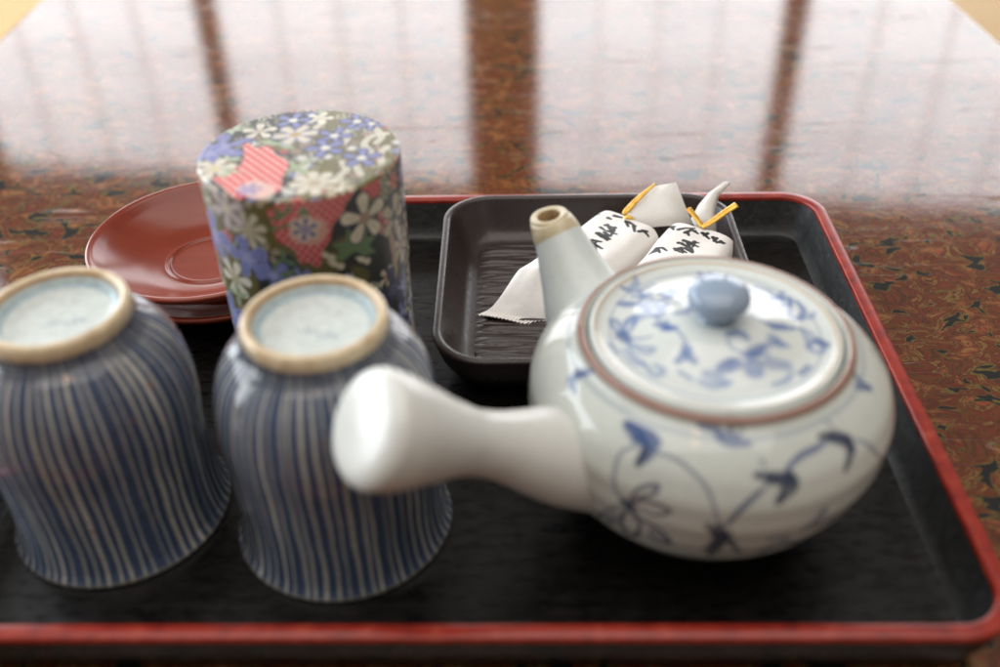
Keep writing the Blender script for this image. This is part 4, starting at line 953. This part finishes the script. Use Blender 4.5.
sweets = []
for i, w in enumerate(SWEETS):
    t = thing('wrapped_sweet', ('white wrapped sweet with black brush writing, its serrated end showing left of the spout',
              'white wrapped sweet with black brush writing, farther right and tied with a yellow strip')[i], 'sweet', w['c'], w['ang'], 'wrapped sweets in the dish')
    up, lo = pillow_grid(w['L'], w['W'], w['T'], w['seed'], w['skew'], 340, 220)
    pos = up.reshape(-1, 3)
    c = np.tile(np.array((0.80, 0.765, 0.735), np.float32), (len(pos), 1))
    for pts in SWEET_STROKES[i]:
        p = np.array(pts) * MM
        nn_ = len(p)
        rad = np.linspace(0.00100, 0.00062, nn_)
        blend(c, cover(pos, p, rad, 0.00016), (0.006, 0.006, 0.007), 1.0)
    if i == 0:
        blend(c, cover(pos, np.array(TRI) * MM, [0.0008, 0.0006, 0.0002][:len(TRI)], 0.0002), (0.16, 0.13, 0.12), 0.85)
    na, nb = 340, 220
    v = np.vstack([pos, lo.reshape(-1, 3)])
    f = grid_faces(na, nb, wrap=False, flip=True) + grid_faces(na, nb, wrap=False, off=na * nb)
    # stitch the border
    bo = [k for k in range(nb)] + [r * nb + nb - 1 for r in range(1, na)] + [(na - 1) * nb + k for k in range(nb - 2, -1, -1)] + [r * nb for r in range(na - 2, 0, -1)]
    for a, b_ in zip(bo, bo[1:] + bo[:1]):
        f.append((a, b_, b_ + na * nb, a + na * nb))
    mesh_obj('wrapper', v, f, M['wrapper'], t, np.vstack([c, np.tile(np.array((0.80, 0.765, 0.735), np.float32), (len(pos), 1))]))
    sweets.append(t)

def local(i, pts):
    """world millimetres to the sweet's own frame in metres."""
    w = SWEETS[i]; a = -w['ang']
    q = np.asarray(pts, float) * MM - np.array(w['c'])
    R = np.array([[math.cos(a), -math.sin(a), 0], [math.sin(a), math.cos(a), 0], [0, 0, 1]])
    return q @ R.T

# first sweet: flared open paper end tied with a gold strip
rows = [[(57.0, 391.5, 19), (58.5, 390.0, 21), (60.5, 387.0, 20.5), (62, 384.5, 17)],
        [(61.5, 394.5, 21.5), (66.0, 393.8, 23.4), (68.0, 387.5, 20.8), (69.0, 383.0, 17.5)],
        [(67.5, 399.0, 24.5), (74.3, 398.3, 26.6), (77.0, 389.6, 22.6), (78.5, 382.8, 18.3)],
        [(73.3, 403.6, 27.0), (82.7, 403.2, 29.0), (85.0, 391.5, 24.3), (88.0, 382.4, 18.6)]]
sheet('paper_flare', [local(0, r) for r in rows], M['paper_end'], sweets[0])
gp = cr(local(0, [(57.5, 390.2, 20.4), (60.0, 392.3, 22.2), (64.0, 396.0, 24.4), (68.5, 399.8, 26.4), (73.0, 403.4, 28.2)]), 24)
tg = tube_grid(gp, np.interp(np.linspace(0, 1, 24), [0, 0.15, 0.6, 1], [0.0012, 0.0017, 0.0014, 0.0007]), 14, flat=0.55)
mesh_obj('gold_tie', tg.reshape(-1, 3), grid_faces(24, 14) + [tuple(range(14))[::-1], tuple(range(23 * 14, 24 * 14))], M['gold'], sweets[0])
kp = cr(local(0, [(56.2, 388.5, 17.5), (57.6, 387.6, 19.6), (59.2, 387.2, 20.6), (61.0, 386.6, 19.6), (62.2, 386.0, 17.0)]), 20)
tk = tube_grid(kp, np.full(20, 0.0013), 12, flat=0.7)
mesh_obj('gold_knot', tk.reshape(-1, 3), grid_faces(20, 12) + [tuple(range(12))[::-1], tuple(range(19 * 12, 20 * 12))], M['gold'], sweets[0])

# second sweet: twisted paper tail and a folded yellow strip
rows = [[(88.5, 377.5, 19), (91, 376.5, 21), (94, 375, 20.5), (97, 374.5, 18)],
        [(86.2, 380.5, 23), (90, 379.0, 25.0), (94, 377.5, 25), (97, 377.5, 21)],
        [(90.9, 388.4, 25.5), (93.2, 386.4, 27.2), (95.5, 384.9, 26.6), (97.2, 383.8, 24.2)],
        [(96.3, 394.5, 28), (97.8, 393.4, 29), (99.2, 393.0, 28.6), (100.7, 393.2, 27.2)],
        [(103.9, 398.9, 31), (104.7, 398.4, 31.4), (105.6, 398.0, 31.3), (106.5, 397.7, 31)]]
sheet('paper_tail', [local(1, r) for r in rows], M['paper_end'], sweets[1])
def strip(name, pts, w0, w1, i, flat=0.35):
    p = cr(local(i, pts), 18)
    t_ = tube_grid(p, np.linspace(w0, w1, 18), 16, flat=flat)
    mesh_obj(name, t_.reshape(-1, 3), grid_faces(18, 16) + [tuple(range(16))[::-1], tuple(range(17 * 16, 18 * 16))], M['gold'], sweets[i])
strip('gold_tie', [(84.8, 381.8, 27.6), (87.4, 378.0, 25.6), (90.4, 373.6, 22.6)], 0.0016, 0.0013, 1, 0.3)
strip('gold_tie', [(90.0, 373.4, 22.8), (94.5, 374.6, 25.0), (99.5, 376.6, 27.8), (105.2, 378.7, 30.6)], 0.0015, 0.0019, 1, 0.45)

# ---------------------------------------------------------------- camera
cam = bpy.data.cameras.new('Camera'); co = bpy.data.objects.new('Camera', cam); link(co)
cam.sensor_fit = 'HORIZONTAL'; cam.sensor_width = 36.0; cam.lens = 36.0 * 0.98846
from mathutils import Matrix
co.matrix_world = Matrix.Translation((0, 0, 0.25)) @ Matrix.Rotation(math.pi / 2 - 0.649, 4, 'X') @ Matrix.Rotation(-0.0237, 4, 'Z')
cam.clip_start = 0.01; cam.clip_end = 60
cam.dof.use_dof = True; cam.dof.focus_distance = 0.412; cam.dof.aperture_fstop = FSTOP
scene.camera = co

# ---------------------------------------------------------------- light
w = bpy.data.worlds.new('World'); scene.world = w; w.use_nodes = True
bg = w.node_tree.nodes['Background']; bg.inputs['Color'].default_value = (*WCOL, 1); bg.inputs['Strength'].default_value = WSTR

def area(name, loc, target, sx, sy, power, color, shape='RECTANGLE'):
    l = bpy.data.lights.new(name, 'AREA'); l.shape = shape; l.size = sx
    if shape in ('RECTANGLE', 'ELLIPSE'):
        l.size_y = sy
    l.energy = power; l.color = color
    o = bpy.data.objects.new(name, l); link(o); o.location = loc
    from mathutils import Vector
    o.rotation_euler = (Vector(target) - Vector(loc)).to_track_quat('-Z', 'Y').to_euler()
    return o
area('side_window_light', (-1.75, 1.0, 0.60), (0, 0.28, 0.0), 2.2, 1.3, SIDE_W, (0.86, 0.94, 1.0))
area('ceiling_bounce_fill', (0.0, 0.2, 2.0), (0.0, 0.25, 0.0), 2.2, 2.2, CEIL_FILL_W, (1.0, 0.96, 0.91), 'RECTANGLE')  # added broad panel, stands in for light bounced off the ceiling
area('warm_bulb', (-0.12, -0.30, 1.4), (0, 0.25, 0.0), 0.09, 0.09, 0.30, (1.0, 0.5, 0.25), 'DISK')

scene.render.engine = 'CYCLES'
scene.cycles.use_denoising = True
scene.cycles.max_bounces = 8
scene.cycles.caustics_reflective = False; scene.cycles.caustics_refractive = False
scene.cycles.sample_clamp_indirect = 4.0
scene.view_settings.view_transform = 'Standard'
scene.view_settings.look = 'None'
scene.view_settings.gamma = 1.0
scene.view_settings.exposure = EXPO
scene.view_settings.use_curve_mapping = False
